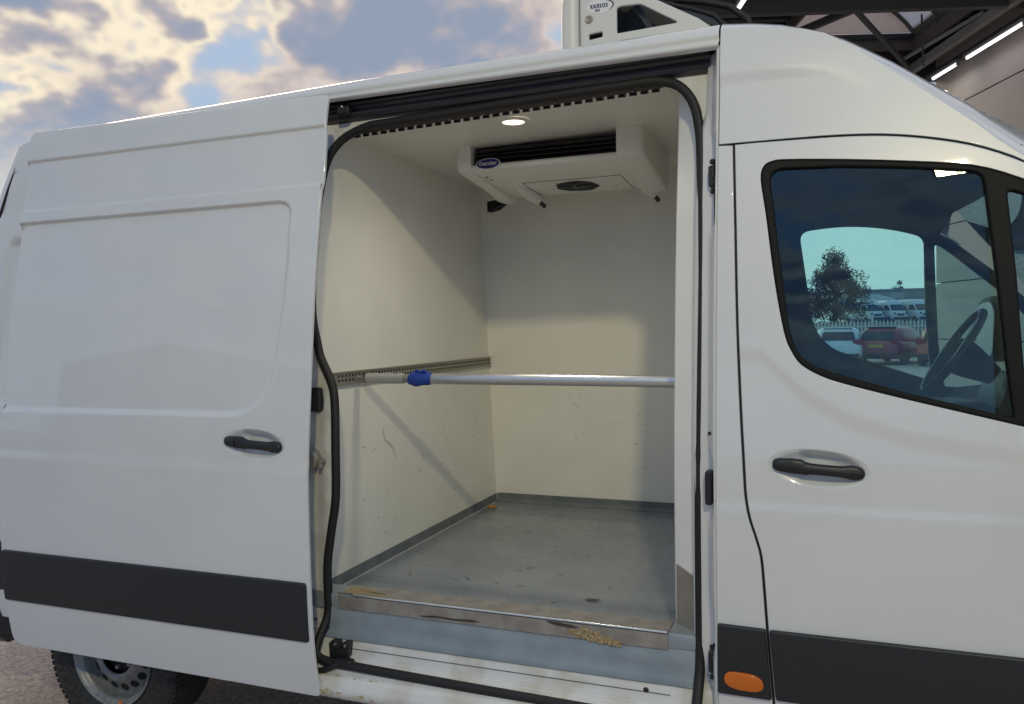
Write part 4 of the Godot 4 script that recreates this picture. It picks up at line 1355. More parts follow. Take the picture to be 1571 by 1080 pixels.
func build_evaporator():
	# slim cooling unit under the ceiling at the far wall
	var zf := -0.755
	var x0 := -1.392
	var x1 := -0.752
	var ms := Mesher.new()
	# cover: front lip, then a belly falling gently to the back
	var prof := [Vector2(-0.775, 2.292), Vector2(-0.762, 2.288), Vector2(-0.757, 2.280), Vector2(-0.760, 2.270), Vector2(-0.78, 2.263), Vector2(-0.95, 2.249), Vector2(-1.12, 2.237), Vector2(-1.24, 2.230), Vector2(-1.32, 2.230), Vector2(-1.345, 2.237), Vector2(-1.355, 2.252), Vector2(-1.36, CEIL)]
	ms.profile_x(prof, x0, x1, true)
	var ev := put(van, "evaporator", ms, M.evaporator_plastic)
	ev.set_meta("label", "cream cooling unit with black air slot under the ceiling")
	# end caps
	var cap := V([-0.752, CEIL, -0.748, 2.30, -0.756, 2.276, -0.775, 2.262, -0.95, 2.238, -1.12, 2.216, -1.24, 2.196, -1.30, 2.198, -1.345, 2.222, -1.36, 2.25, -1.365, CEIL])
	for e in [0, 1]:
		ms = Mesher.new()
		var rows := []
		var outer: float = 0.105 if e == 1 else 0.075
		for q in [[0.0, 0.0], [0.5, 0.0], [0.78, 0.006], [0.95, 0.014], [1.0, 0.030]]:
			var row := []
			for p in cap:
				var c := Vector2(-1.06, 2.36)
				var pp := p.move_toward(c, q[1])
				if p.y >= CEIL - 0.001: pp.y = CEIL
				row.append(Vector3((x1 if e == 1 else x0) + (1 if e == 1 else -1) * outer * q[0], pp.y, pp.x))
			rows.append(row)
		ms.sheet(rows, e == 0)
		var last: Array = rows[-1]
		ms.hint_face(last.duplicate(), Vector3(1 if e == 1 else -1, 0, 0))
		var first: Array = rows[0]
		ms.hint_face(first.duplicate(), Vector3(-1 if e == 1 else 1, 0, 0))
		var cp := put(ev, "end_cap", ms, M.evaporator_plastic)
		for k in 2:
			ms = Mesher.new()
			ms.lathe([Vector2(0, 0.002), Vector2(0.005, 0.0015), Vector2(0.006, 0)], Vector3((x1 + 0.018) if e == 1 else (x0 + 0.03), 2.253 - k * 0.003, -0.86 - k * 0.05), Vector3(0, -1, 0.15), 8)
			put(ev, "screw", ms, M.grime)
	# air slot: black fins behind the lip
	ms = Mesher.new()
	ms.box(Vector3((x0 + x1) / 2, 2.33, -1.02), Vector3(x1 - x0, 0.14, 0.16), 0.0)
	ms.box(Vector3((x0 + x1) / 2, 2.275, -0.86), Vector3(x1 - x0 - 0.01, 0.004, 0.19), 0.0)
	var slot := put(ev, "cooling_coil", ms, M.coil_metal)
	for k in 4:
		var g := Mesher.new()
		g.box(Vector3((x0 + x1) / 2, 2.302 + k * 0.02, -0.79 - k * 0.004), Vector3(x1 - x0 - 0.004, 0.004, 0.045), 0.001, Basis(Vector3.RIGHT, 0.5))
		put(slot, "louvre", g, M.black_plastic)
	# belly details: access panel outline, painted fan opening, drip pipes
	var slope := Basis(Vector3.RIGHT, Vector3(0, -0.13, -1).normalized(), Vector3(0, -1, 0.13).normalized())
	ms = Mesher.new()
	var bz := func(z: float) -> float: return keyed([-1.32, -1.24, -1.12, -0.95, -0.78], [2.230, 2.230, 2.237, 2.249, 2.263], z)
	var seam := func(ax: float, az: float, bx: float, bzz: float):
		var pts := []
		for i in 7:
			var z := lerpf(az, bzz, i / 6.0)
			pts.append(Vector3(lerpf(ax, bx, i / 6.0), bz.call(z) - 0.0005, z))
		ms.tube(pts, 0.0016, 5)
	seam.call(-1.255, -1.02, -0.80, -1.02)
	seam.call(-1.255, -1.02, -1.255, -1.30)
	seam.call(-0.80, -1.02, -0.80, -1.30)
	put(ev, "panel_seam", ms, M.scuff_dark)
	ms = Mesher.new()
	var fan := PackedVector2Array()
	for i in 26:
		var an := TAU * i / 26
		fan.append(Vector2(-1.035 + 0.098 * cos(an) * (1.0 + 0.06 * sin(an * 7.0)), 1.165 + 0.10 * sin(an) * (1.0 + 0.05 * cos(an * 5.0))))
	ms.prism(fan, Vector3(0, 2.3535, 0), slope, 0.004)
	# lay the near-black disc, painted in place of a hole, on the belly
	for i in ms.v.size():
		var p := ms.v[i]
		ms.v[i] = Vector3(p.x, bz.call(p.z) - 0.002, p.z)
	var fo := put(ev, "painted_fan_hole", ms, M.rubber)
	ms = Mesher.new()
	for k in 5:
		var an := TAU * k / 5 + 0.4
		ms.box(Vector3(-1.035 + 0.045 * cos(an), 2.2315, -1.165 + 0.045 * sin(an)), Vector3(0.06, 0.002, 0.02), 0.0, Basis(Vector3.UP, -an + 0.3))
	ms.lathe([Vector2(0, -0.006), Vector2(0.02, -0.004), Vector2(0.024, 0)], Vector3(-1.035, 2.2335, -1.165), Vector3.UP, 16)
	put(fo, "fan_blades", ms, M.black_plastic)
	ms = Mesher.new()
	ms.lathe([Vector2(0, -0.002), Vector2(0.008, -0.0015), Vector2(0.009, 0)], Vector3(-0.86, bz.call(-1.2), -1.2), Vector3.UP, 12)
	put(ev, "plug", ms, M.scuff)
	for q in [[-1.285, -1.26], [-0.735, -1.33]]:
		ms = Mesher.new()
		var a := Vector3(q[0], 2.224, q[1] + 0.06)
		var b := Vector3(q[0] + 0.012, 2.206, q[1] - 0.02)
		ms.tube([a + Vector3(-0.02, 0.035, 0.16), a + Vector3(-0.005, 0.012, 0.06), a, b], [0.020, 0.032, 0.031, 0.022], 12)
		put(ev, "pipe_shroud", ms, M.evaporator_plastic)
		ms = Mesher.new()
		ms.tube([b, b + Vector3(0.010, -0.022, -0.07)], 0.011, 10)
		put(ev, "drain_pipe", ms, M.trim_plastic)
	ms = Mesher.new()
	ms.prism(V([-1.60, 2.19, -1.55, 2.20, -1.50, 2.235, -1.56, 2.245, -1.60, 2.24]), Vector3(0, 0, -1.42), Basis.IDENTITY, 0.06, 0.003)
	put(ev, "wall_bracket", ms, M.dark_void)
	# oval badge on the lip
	var bb := Basis(Vector3.RIGHT, Vector3(0, 0.96, -0.28).normalized(), Vector3(0, 0.28, 0.96).normalized())
	var bc := Vector3(-1.31, 2.288, -0.748)
	ms = Mesher.new()
	ms.prism(ellipse(Vector2.ZERO, 0.056, 0.0265), bc, bb, 0.006, 0.001)
	put(ev, "badge_border", ms, M.badge_white)
	ms = Mesher.new()
	ms.prism(ellipse(Vector2.ZERO, 0.052, 0.023), bc + bb.z * 0.0012, bb, 0.004, 0.0006)
	put(ev, "badge", ms, M.badge_blue)
	lettering(ev, "lettering", "Carrier", "Droid Serif", true, 700, 0.0155, bc + bb.z * 0.0018, bb, M.letter_white)
	ev.position += Vector3(-0.028, 0.012, -0.070)

func build_roof_unit():
	# condenser on the roof over the cab end
	var zf := -0.45
	var zb := -1.57
	var side := V([-0.820, 2.56, -0.820, 2.93, -0.70, 2.96, -0.66, 2.80, -0.545, 2.735, -0.40, 2.648, -0.34, 2.60, -0.34, 2.55])
	var intake := fillet(V([-0.683, 2.634, -0.683, 2.722, -0.67, 2.728, -0.598, 2.725, -0.47, 2.644, -0.475, 2.640]), [0.004, 0.008, 0.004, 0.012, 0.008, 0.006], 3)
	var slotp := fillet(V([-0.785, 2.625, -0.785, 2.646, -0.735, 2.649, -0.735, 2.630]), 0.003, 2)
	var fl := func(x: float, y: float) -> float: return zf
	var unit := put(van, "roof_unit", panel(side, [intake, slotp], fl, 0.05, 0.012, 0.012, 1.0, 0.0, 0.003), M.unit_plastic)
	unit.set_meta("label", "cream refrigeration unit on the roof with dark side opening")
	var ms := Mesher.new()
	ms.prism(side, Vector3(0, 0, zf - 0.12), Basis.IDENTITY, zf - 0.12 - zb, 0.0)
	put(unit, "core", ms, M.black_plastic)
	ms = Mesher.new()
	ms.box(Vector3(-0.595, 2.69, zf - 0.06), Vector3(0.022, 0.2, 0.02), 0.002, Basis(Vector3.BACK, 0.50))
	put(unit, "brace", ms, M.trim_plastic)
	ms = Mesher.new()   # rear cover with a rounded back
	var rows := []
	for q in [[0.03, 0.0], [0.0, -0.001], [0.0, -0.045], [0.006, -0.058], [0.02, -0.068], [0.06, -0.074], [0.2, -0.077], [1.0, -0.078]]:
		var row := []
		for y in [2.54, 2.60, 2.70, 2.77, 2.82, 2.86, 2.90, 2.93]:
			var lean := 0.10 * pow(maxf(0.0, y - 2.74) / 0.2, 2.0)
			var zz: float = zf - 0.001 - q[0] if q[0] < 0.9 else -1.01
			row.append(Vector3(-0.826 + q[1] + lean * clampf(-q[1] / 0.07, 0, 1), y, zz))
		rows.append(row)
	ms.sheet(rows, false)
	var cov := put(unit, "rear_cover", ms, M.unit_plastic)
	ms = Mesher.new()
	ms.lathe([Vector2(0.0, 0.002), Vector2(0.005, 0.003), Vector2(0.008, 0.006), Vector2(0.0125, 0.006), Vector2(0.015, 0.0)], Vector3(-0.784, 2.697, zf), Vector3(0, 0, 1), 20)
	put(unit, "lock", ms, M.brushed_steel)
	# oval sticker
	ms = Mesher.new()
	ms.prism(ellipse(Vector2(0, 0), 0.052, 0.026), Vector3(-0.742, 2.738, zf + 0.001), Basis(Vector3.BACK, -0.03), 0.0015)
	var st := put(unit, "sticker", ms, M.badge_white)
	ms = Mesher.new()
	var arc := []
	for i in 18:
		var an := -0.9 + 2.3 * i / 17.0
		arc.append(Vector3(-0.742 + 0.048 * cos(an), 2.7375 + 0.0225 * sin(an), zf + 0.0015))
	var rad := []
	for i in 18: rad.append(0.0004 + 0.0020 * sin(PI * i / 17.0))
	ms.tube(arc, rad, 6)
	put(unit, "swoosh", ms, M.letter_blue)
	lettering(unit, "lettering", "XARIOS", "Droid Sans", true, 700, 0.0135, Vector3(-0.746, 2.739, zf + 0.0018), Basis(Vector3.BACK, -0.03), M.letter_blue)
	lettering(unit, "small_lettering", "200", "Droid Sans", true, 700, 0.008, Vector3(-0.752, 2.724, zf + 0.0018), Basis(Vector3.BACK, -0.03), M.letter_blue)
	# black fan shroud and hoses at the front
	ms = Mesher.new()
	ms.prism(V([-0.66, 2.56, -0.66, 2.80, -0.50, 2.775, -0.36, 2.70, -0.22, 2.62, -0.20, 2.56]), Vector3(0, 0, zf - 0.18), Basis.IDENTITY, 0.9, 0.02)
	put(unit, "fan_shroud", ms, M.black_plastic)
	ms = Mesher.new()
	ms.tube([Vector3(-0.50, 2.77, -0.58), Vector3(-0.40, 2.745, -0.575), Vector3(-0.31, 2.715, -0.575), Vector3(-0.25, 2.665, -0.575), Vector3(-0.225, 2.60, -0.58)], 0.012, 8)
	ms.tube([Vector3(-0.55, 2.76, -0.56), Vector3(-0.44, 2.72, -0.555), Vector3(-0.36, 2.685, -0.555), Vector3(-0.30, 2.62, -0.56)], 0.009, 8)
	put(unit, "hose", ms, M.rubber)

func build_cab_inside():
	# dark cabin: far side with its windows, lining, dash, wheel, seats
	var farw := fillet(V([-0.118, 2.048, 0.02, 2.061, 0.10, 2.062, 0.18, 2.056, 0.26, 2.044, 0.34, 2.026, 0.436, 1.994, 0.446, 1.66, 0.474, 1.31, 0.20, 1.405, 0.04, 1.462, -0.03, 1.53, -0.062, 1.62]), [0.05, 0.05, 0.05, 0.05, 0.05, 0.05, 0.04, 0, 0.02, 0, 0.04, 0.05, 0], 5)
	var farq := fillet(V([0.478, 1.965, 0.53, 1.93, 0.80, 1.69, 0.95, 1.50, 0.96, 1.28, 0.527, 1.28, 0.502, 1.50]), [0.03, 0.04, 0, 0.04, 0.04, 0.02, 0], 4)
	var fz := func(x: float, y: float) -> float: return -2.02 - skin(y) - (0.0 if x < 0.6 else -0.10 * (x - 0.6) * (x - 0.6))
	var outline := V([-0.255, 2.137, -0.061, 2.133, 0.147, 2.123, 0.262, 2.102, 0.388, 2.067, 0.47, 2.026, 0.56, 1.965, 0.72, 1.83, 0.95, 1.60, 1.17, 1.36, 1.19, 1.10, 1.12, 0.80, 1.0, 0.55, 0.98, 0.34, -0.255, 0.34])
	var pd := put(van, "passenger_door", panel(outline, [farw, farq], fz, 0.03, 0.02, 0.004, -1.0), M.paint)
	var iz := func(x: float, y: float) -> float: return fz.call(x, y) + 0.055 - (0.0 if y > 1.45 else -0.03 * smoothstep(1.45, 1.3, y))
	put(pd, "inner_trim", panel(outline, [farw, farq], iz, 0.03, 0.05, 0.012), M.cab_trim)
	for g in [farw, farq]:
		var grown := Geometry2D.offset_polygon(g, 0.006)
		var gz := func(x: float, y: float) -> float: return fz.call(x, y) + 0.018
		var pn := panel(grown[0], [], gz, 0.06, 0.0038, 0.0002)
		back_sheet(pn, 0.0038)
		put(pd, "window_pane", pn, M.cab_glass)
	# headliner and rear wall of the cab
	var ms := Mesher.new()
	var rows := []
	for i in 12:
		var x := -0.28 + 0.78 * i / 11.0
		var yt := keyed([-0.3, 0.067, 0.187, 0.295, 0.385, 0.53], [2.22, 2.18, 2.17, 2.14, 2.11, 2.06], x)
		var yd := keyed([-0.255, 0.147, 0.262, 0.388, 0.47, 0.56], [2.130, 2.116, 2.096, 2.060, 2.018, 1.96], x)
		var row := []
		for z in [-0.16, -0.30, -0.6, -1.01, -1.42, -1.72, -1.80, -1.86, -1.90]:
			row.append(Vector3(x + 0.12 * (1.0 - pow((z + 1.01) / 0.85, 2.0)) * (i / 11.0), lerpf(yt + 0.03 * (1.0 - pow((z + 1.01) / 0.85, 2.0)), yd, smoothstep(-1.74, -1.86, z)), z))
		rows.append(row)
	ms.sheet(rows, true)
	put(van, "cab_headliner", ms, M.cab_headliner)
	ms = Mesher.new()
	ms.box(Vector3(-0.30, 1.20, -1.01), Vector3(0.03, 1.7, 1.74), 0.005)
	ms.box(Vector3(-0.30, 2.15, -1.01), Vector3(0.03, 0.3, 1.58), 0.005)
	ms.box(Vector3(0.45, 0.50, -1.01), Vector3(1.5, 0.05, 1.8), 0.005)
	put(van, "cab_tub", ms, M.cab_trim)
	ms = Mesher.new()   # inner face of the near door
	var nz := func(x: float, y: float) -> float: return cab_z(x, y) - 0.07
	var ni := V([-0.22, 0.36, -0.20, 1.45, -0.05, 1.40, 0.2, 1.345, 0.476, 1.285, 0.80, 1.21, 1.10, 1.18, 1.0, 0.5])
	put(van, "near_door_trim", panel(ni, [], nz, 0.05, 0.02, 0.01, -1.0), M.cab_trim)
	# dash
	ms = Mesher.new()
	var dp := V([0.50, 0.72, 0.46, 1.02, 0.49, 1.20, 0.56, 1.285, 0.70, 1.305, 1.00, 1.285, 1.42, 1.23, 1.42, 0.72])
	ms.prism(fillet(dp, 0.03, 4), Vector3(0, 0, -0.17), Basis.IDENTITY, 1.70, 0.02)
	var dash := put(van, "dashboard", ms, M.cab_trim)
	ms = Mesher.new()   # instrument hood before the wheel
	ms.prism(smooth_closed(V([0.50, 1.26, 0.515, 1.40, 0.56, 1.425, 0.66, 1.38, 0.74, 1.29]), 4), Vector3(0, 0, -0.42), Basis.IDENTITY, 0.40, 0.02)
	put(dash, "instrument_hood", ms, M.black_plastic)
	ms = Mesher.new()   # gear selector and tray clutter on the dash edge
	ms.box(Vector3(0.40, 1.315, -0.75), Vector3(0.16, 0.02, 0.20), 0.006, Basis(Vector3.UP, 0.4))
	ms.tube([Vector3(0.20, 1.2, -0.95), Vector3(0.17, 1.345, -0.94)], 0.012, 8)
	put(dash, "tray", ms, M.black_plastic)
	# steering wheel
	var c := Vector3(0.385, 1.495, -0.56)
	var up := Vector3(0.145, 0.225, 0.0).normalized()
	var sd := Vector3(0, 0, 1)
	ms = Mesher.new()
	var ring := []
	for i in 40: ring.append(c + up * cos(TAU * i / 40) * 0.155 + sd * sin(TAU * i / 40) * 0.155)
	ms.tube(ring, 0.0105, 10, true)
	var sw := put(van, "steering_wheel", ms, M.black_plastic)
	ms = Mesher.new()
	var ax := up.cross(sd).normalized()
	ms.lathe([Vector2(0, -0.03), Vector2(0.05, -0.026), Vector2(0.062, 0.0), Vector2(0.055, 0.04), Vector2(0.03, 0.12)], c - ax * 0.02 * signf(ax.x) * -1.0, ax * signf(ax.x), 20)
	for a in [0.0, 2.0, -2.0]:
		var d := up * -cos(a) + sd * sin(a)
		ms.tube([c, c + d * 0.15], 0.011, 8)
	put(sw, "hub", ms, M.cab_trim)
	ms = Mesher.new()
	ring = []
	for i in 40: ring.append(c - ax * signf(ax.x) * 0.0125 + up * cos(TAU * i / 40) * 0.150 + sd * sin(TAU * i / 40) * 0.150)
	ms.tube(ring, 0.0022, 6, true)  # thin bright ring put in for the reflection line on the wheel
	put(sw, "reflection_ring", ms, M.aluminium)
	# seats
	for z in [-0.52, -1.45]:
		ms = Mesher.new()
		var back := smooth_closed(V([-0.16, 0.92, -0.22, 1.30, -0.265, 1.56, -0.235, 1.60, -0.19, 1.56, -0.10, 1.25, -0.03, 0.96]), 4)
		ms.prism(back, Vector3(0, 0, z + 0.23), Basis.IDENTITY, 0.46, 0.03)
		ms.prism(smooth_closed(V([-0.15, 0.84, -0.12, 0.98, 0.18, 1.0, 0.32, 0.97, 0.33, 0.86, 0.1, 0.82]), 4), Vector3(0, 0, z + 0.25), Basis.IDENTITY, 0.50, 0.03)
		put(van, "seat", ms, M.cab_cloth)
	# windscreen, bonnet and nose
	ms = Mesher.new()
	rows = []
	for i in 8:
		var f := i / 7.0
		var row := []
		for j in 13:
			var q := -1.0 + 2.0 * j / 12.0
			var z := -1.01 + q * lerpf(0.72, 0.84, f)
			var x := lerpf(0.55 + 0.17 * (1 - q * q), 1.16 + 0.32 * (1 - q * q), f)
			var y := lerpf(2.10 + 0.05 * (1 - q * q), 1.35 - 0.03 * (1 - q * q), f)
			row.append(Vector3(x, y, z))
		rows.append(row)
	ms.sheet(rows, false)
	var inner := []
	for r in rows:
		var rr := []
		for p in r: rr.append(p + Vector3(-0.004, -0.003, 0))
		inner.append(rr)
	ms.sheet(inner, true)
	put(van, "windscreen", ms, M.cab_glass)
	ms = Mesher.new()
	rows = []
	for q in [[1.14, 1.36], [1.30, 1.31], [1.50, 1.25], [1.75, 1.17], [1.95, 1.06], [2.05, 0.92], [2.08, 0.6], [2.04, 0.34]]:
		var row := []
		for j in 15:
			var t := -1.0 + 2.0 * j / 14.0
			var edge := pow(absf(t), 6.0)
			row.append(Vector3(q[0] + 0.10 * (1 - t * t) - edge * 0.10, q[1] - edge * 0.10, -1.01 + t * (0.99 - maxf(0, q[0] - 1.4) * 0.12)))
		rows.append(row)
	ms.sheet(rows, true)
	put(van, "nose", ms, M.paint)
	var wing := V([1.19, 1.30, 1.45, 1.25, 1.75, 1.12, 1.92, 0.95, 1.96, 0.45, 1.50, 0.42, 1.42, 0.66, 1.25, 0.80, 1.10, 0.76, 1.16, 0.9])
	var wz := func(x: float, y: float) -> float: return skin(y) - 0.10 * (x - 0.6) * (x - 0.6) * 0.5 - 0.01
	put(van, "front_wing", panel(wing, [], wz, 0.05, 0.02, 0.006), M.paint)
	# far wing mirror, seen through the quarter light
	ms = Mesher.new()
	ms.prism(fillet(V([-0.09, -0.16, 0.09, -0.16, 0.11, 0.10, 0.06, 0.17, -0.08, 0.15]), 0.04, 5), Vector3(0.74, 1.55, -2.22), Basis(Vector3.UP, -PI / 2 + 0.35), 0.09, 0.02)
	var mir := put(van, "door_mirror", ms, M.black_plastic)
	ms = Mesher.new()
	ms.prism(fillet(V([-0.07, -0.13, 0.07, -0.13, 0.09, 0.09, 0.05, 0.14, -0.06, 0.125]), 0.035, 5), Vector3(0.737, 1.55, -2.22), Basis(Vector3.UP, -PI / 2 + 0.35), 0.004, 0.001)
	put(mir, "mirror_glass", ms, M.steel)
	# far flank of the load body
	var fa := V([-3.44, 0.35, -0.26, 0.35, -0.26, 2.47, -3.25, 2.47, -3.40, 2.0])
	put(van, "far_flank", panel(fa, [], func(x: float, y: float) -> float: return -2.02 - skin(y), 0.10, 0.02, 0.004, -1.0), M.paint)

func build_load_bar():
	var at := Vector3(-1.12, 1.405, -0.456)
	var bar := thing("load_bar", at, 0.0, "aluminium load bar with blue grip spanning the load space", "load bar")
	var ms := Mesher.new()
	ms.tube([Vector3(-1.46, 1.4045, -0.456), Vector3(-1.0, 1.404, -0.456), Vector3(-0.452, 1.4005, -0.456)], 0.0215, 20)
	put(bar, "tube", ms, M.aluminium)
	ms = Mesher.new()
	ms.tube([Vector3(-1.575, 1.405, -0.456), Vector3(-1.45, 1.4045, -0.456)], 0.0175, 18)
	put(bar, "inner_tube", ms, M.rail_aluminium)
	ms = Mesher.new()
	ms.tube([Vector3(-1.738, 1.4055, -0.456), Vector3(-1.736, 1.4055, -0.456), Vector3(-1.730, 1.4055, -0.456), Vector3(-1.569, 1.405, -0.456), Vector3(-1.565, 1.405, -0.456)], [0.012, 0.019, 0.0215, 0.0215, 0.0195], 20)
	var sl := put(bar, "spring_sleeve", ms, M.sleeve_plastic)
	for q in [[-1.705, 0.010], [-1.672, 0.008], [-1.60, 0.012]]:
		ms = Mesher.new()
		ms.box(Vector3(q[0], 1.4265, -0.449), Vector3(q[1], 0.001, 0.006), 0.0)
		put(sl, "print_mark", ms, M.grime)
	ms = Mesher.new()
	ms.tube([Vector3(-1.741, 1.4055, -0.456), Vector3(-1.736, 1.4055, -0.456)], 0.0195, 18)
	put(sl, "end_ring", ms, M.black_plastic)
	ms = Mesher.new()
	ms.tube([Vector3(-1.776, 1.406, -0.456), Vector3(-1.738, 1.4055, -0.456)], 0.0065, 10)
	ms.tube([Vector3(-1.777, 1.406, -0.456), Vector3(-1.770, 1.406, -0.456)], 0.013, 10)
	ms.box(Vector3(-1.772, 1.406, -0.44), Vector3(0.008, 0.026, 0.012), 0.002)
	put(bar, "end_pin", ms, M.steel)
	# blue cloth grip, wrapped unevenly
	ms = Mesher.new()
	var rows := []
	var rng := RandomNumberGenerator.new()
	rng.seed = 12
	for i in 12:
		var f := i / 11.0
		var row := []
		for j in 21:
			var an := TAU * (j % 20) / 20.0
			var r := 0.0235 + 0.0045 * sin(PI * f) + 0.003 * sin(an * 2.0 + f * 5.0) * sin(PI * f) + 0.0018 * sin(an * 5.0 + f * 13.0)
			if f < 0.06: r = 0.018
			var skew := 0.012 * sin(an + 0.8)
			row.append(Vector3(-1.545 + 0.102 * f + skew * (1.0 - 2.0 * absf(f - 0.5)) * 0.8 + skew * 0.4, 1.4045 + r * cos(an), -0.456 + r * sin(an)))
		rows.append(row)
	ms.sheet(rows, false)
	for q in [0, 11]:
		var c := Vector3(-1.545 + 0.102 * q / 11.0, 1.4045, -0.456)
		var ring: Array = rows[q]
		for j in 20: ms.hint_face([c, ring[j], ring[j + 1]], Vector3(-1 if q == 0 else 1, 0, 0))
	ms.tube([Vector3(-1.515, 1.425, -0.448), Vector3(-1.505, 1.437, -0.446), Vector3(-1.488, 1.432, -0.443), Vector3(-1.47, 1.437, -0.445), Vector3(-1.455, 1.425, -0.448)], [0.004, 0.006, 0.005, 0.006, 0.003], 7)
	put(bar, "blue_grip", ms, M.blue_cloth)

	var leaf := Mesher.new()
	leaf.prism(V([-0.028, -0.006, -0.01, -0.012, 0.02, -0.009, 0.033, 0.0, 0.012, 0.008, -0.018, 0.007]), Vector3(-1.735, DECK + 0.016, -1.735), Basis(Vector3.RIGHT, Vector3(0, 0.35, -0.94), Vector3(0, 0.94, 0.35)).orthonormalized(), 0.012, 0.003)
	tag(put(self, "dry_leaf", leaf, M.orange_leaf), "small orange brown dry leaf on the load floor by the skirting", "leaf")

# ---------------------------------------------------------------- ground, hall, lamps, yard
const G := -0.075   # the ground; heights are counted from the level that puts the eye at 1.6
func build_ground():
	var ms := Mesher.new()
	ms.face([Vector3(-400, G, 400), Vector3(400, G, 400), Vector3(400, G, -400), Vector3(-400, G, -400)])
	tag(put(self, "ground", ms, M.asphalt), "wide yard of coarse brownish asphalt under the van", "ground", "", "structure")

var hall: Node3D
func H(w: float, h: float, u: float) -> Vector3:   # hall measures: across, height, depth
	return Vector3(0, 0, 2.4) + Basis(Vector3.UP, deg_to_rad(19.95)) * Vector3(w, h, -u)
func build_hall():
	var hb := Basis(Vector3.UP, deg_to_rad(19.95))
	hall = thing("open_hall", H(3.5, G, 10.5), deg_to_rad(19.95), "open fronted hall with dark roof trusses and pale panelled wall beside the van", "hall")
	# wall of big flat panels: each its own board, joints recessed
	var ms := Mesher.new()
	ms.box(H(6.11, 2.76, 9.9), Vector3(0.08, 5.68, 4.36), 0.0, hb)
	var wall := put(hall, "wall", ms, M.panel_joint)
	for i in 7:
		var y0 := -0.31 + i * 0.8165
		var y1 := minf(y0 + 0.8165, 5.55)
		if y0 < 0: y0 = 0.0
		ms = Mesher.new()
		ms.box(H(6.035, (y0 + y1) / 2, 9.9), Vector3(0.07, y1 - y0 - 0.014, 4.34), 0.006, hb)
		put(wall, "panel", ms, M.wall_panel)
	# roof deck: ribbed sheet with an opening for the rooflight
	var deck := func(w0: float, w1: float, u0: float, u1: float):
		var m := Mesher.new()
		m.box(H((w0 + w1) / 2, 5.64, (u0 + u1) / 2), Vector3(w1 - w0, 0.05, u1 - u0), 0.0, hb)
		var u := u0 + 0.12
		while u < u1 - 0.05:
			m.box(H((w0 + w1) / 2, 5.60, u), Vector3(w1 - w0, 0.05, 0.09), 0.012, hb)
			u += 0.24
		put(hall, "roof_deck", m, M.deck_metal)
	deck.call(1.0, 3.55, 7.4, 12.2)
	deck.call(3.55, 5.55, 7.4, 9.9)
	deck.call(3.55, 5.55, 11.8, 12.2)
	deck.call(5.55, 6.40, 7.4, 12.2)
	# rooflight: upstand boards and a barrel vault on ribs
	ms = Mesher.new()
	ms.box(H(3.53, 5.60, 10.85), Vector3(0.04, 0.30, 1.94), 0.0, hb)
	ms.box(H(5.57, 5.60, 10.85), Vector3(0.04, 0.36, 1.94), 0.0, hb)
	ms.box(H(4.55, 5.60, 9.88), Vector3(2.04, 0.30, 0.04), 0.0, hb)
	ms.box(H(4.55, 5.58, 11.84), Vector3(2.04, 0.24, 0.04), 0.0, hb)
	var sky := put(hall, "rooflight", ms, M.upstand)
	var arc := func(f: float, r: float) -> Vector2:
		var an := PI * (0.2 + 0.6 * f)
		return Vector2(4.55 - cos(an) * r * 1.26, 5.72 + (sin(an) - 0.588) * r * 1.35)
	ms = Mesher.new()
	var rows := []
	for i in 17:
		var p: Vector2 = arc.call(i / 16.0, 1.0)
		rows.append([H(p.x, p.y, 9.86), H(p.x, p.y, 11.86)])
	ms.sheet(rows)
	put(sky, "vault_sheet", ms, M.skylight_sheet)
	ms = Mesher.new()   # its far end, closed by the same sheet
	var gable := PackedVector2Array()
	for i in 17: gable.append(arc.call(i / 16.0, 1.0))
	ms.prism(gable, H(0, 0, 11.85), hb, 0.012)
	put(sky, "end_sheet", ms, M.skylight_sheet)
	for u in [10.45, 11.15, 11.80]:
		ms = Mesher.new()
		var pts := []
		for i in 15:
			var p: Vector2 = arc.call(i / 14.0, 0.985)
			pts.append(H(p.x, p.y - 0.02, u))
		ms.tube(pts, 0.028, 6)
		put(sky, "vault_rib", ms, M.skylight_rib)
	# truss across: chords and webs
	var bar := func(called: String, a: Vector3, b: Vector3, s: float, m: Material, s2 := 0.0):
		var g := Mesher.new()
		var d := (b - a).normalized()
		var side := d.cross(Vector3.UP).normalized()
		var up := side.cross(d)
		g.box((a + b) / 2, Vector3((b - a).length(), s2 if s2 > 0 else s, s), 0.006, Basis(d, up, side))
		put(hall, called, g, m)
	bar.call("bottom_chord", H(1.0, 5.24, 9.62), H(6.0, 5.24, 9.50), 0.10, M.truss_paint, 0.15)
	bar.call("top_chord", H(1.0, 5.52, 9.60), H(6.0, 5.52, 9.50), 0.08, M.truss_paint, 0.07)
	for k in 5:
		bar.call("web", H(1.2 + k * 0.95, 5.26, 9.58), H(1.68 + k * 0.95, 5.50, 9.58), 0.045, M.truss_paint)
		bar.call("web", H(1.68 + k * 0.95, 5.50, 9.57), H(2.15 + k * 0.95, 5.26, 9.57), 0.045, M.truss_paint)
	bar.call("plan_brace", H(3.82, 5.20, 9.55), H(5.45, 5.20, 11.75), 0.055, M.truss_paint)
	bar.call("plan_brace", H(3.80, 5.20, 9.55), H(2.60, 5.20, 11.75), 0.06, M.truss_paint, 0.09)
	bar.call("eaves_beam", H(5.56, 5.22, 7.5), H(5.60, 5.22, 12.15), 0.09, M.beam_galvanised, 0.12)
	bar.call("end_beam", H(1.0, 5.36, 12.12), H(6.2, 5.36, 12.12), 0.10, M.truss_paint, 0.52)
	bar.call("knee_brace", H(5.25, 5.22, 11.5), H(5.55, 5.30, 10.0), 0.04, M.beam_galvanised)
	bar.call("purlin", H(1.05, 5.52, 7.6), H(1.05, 5.52, 12.0), 0.08, M.truss_paint, 0.16)
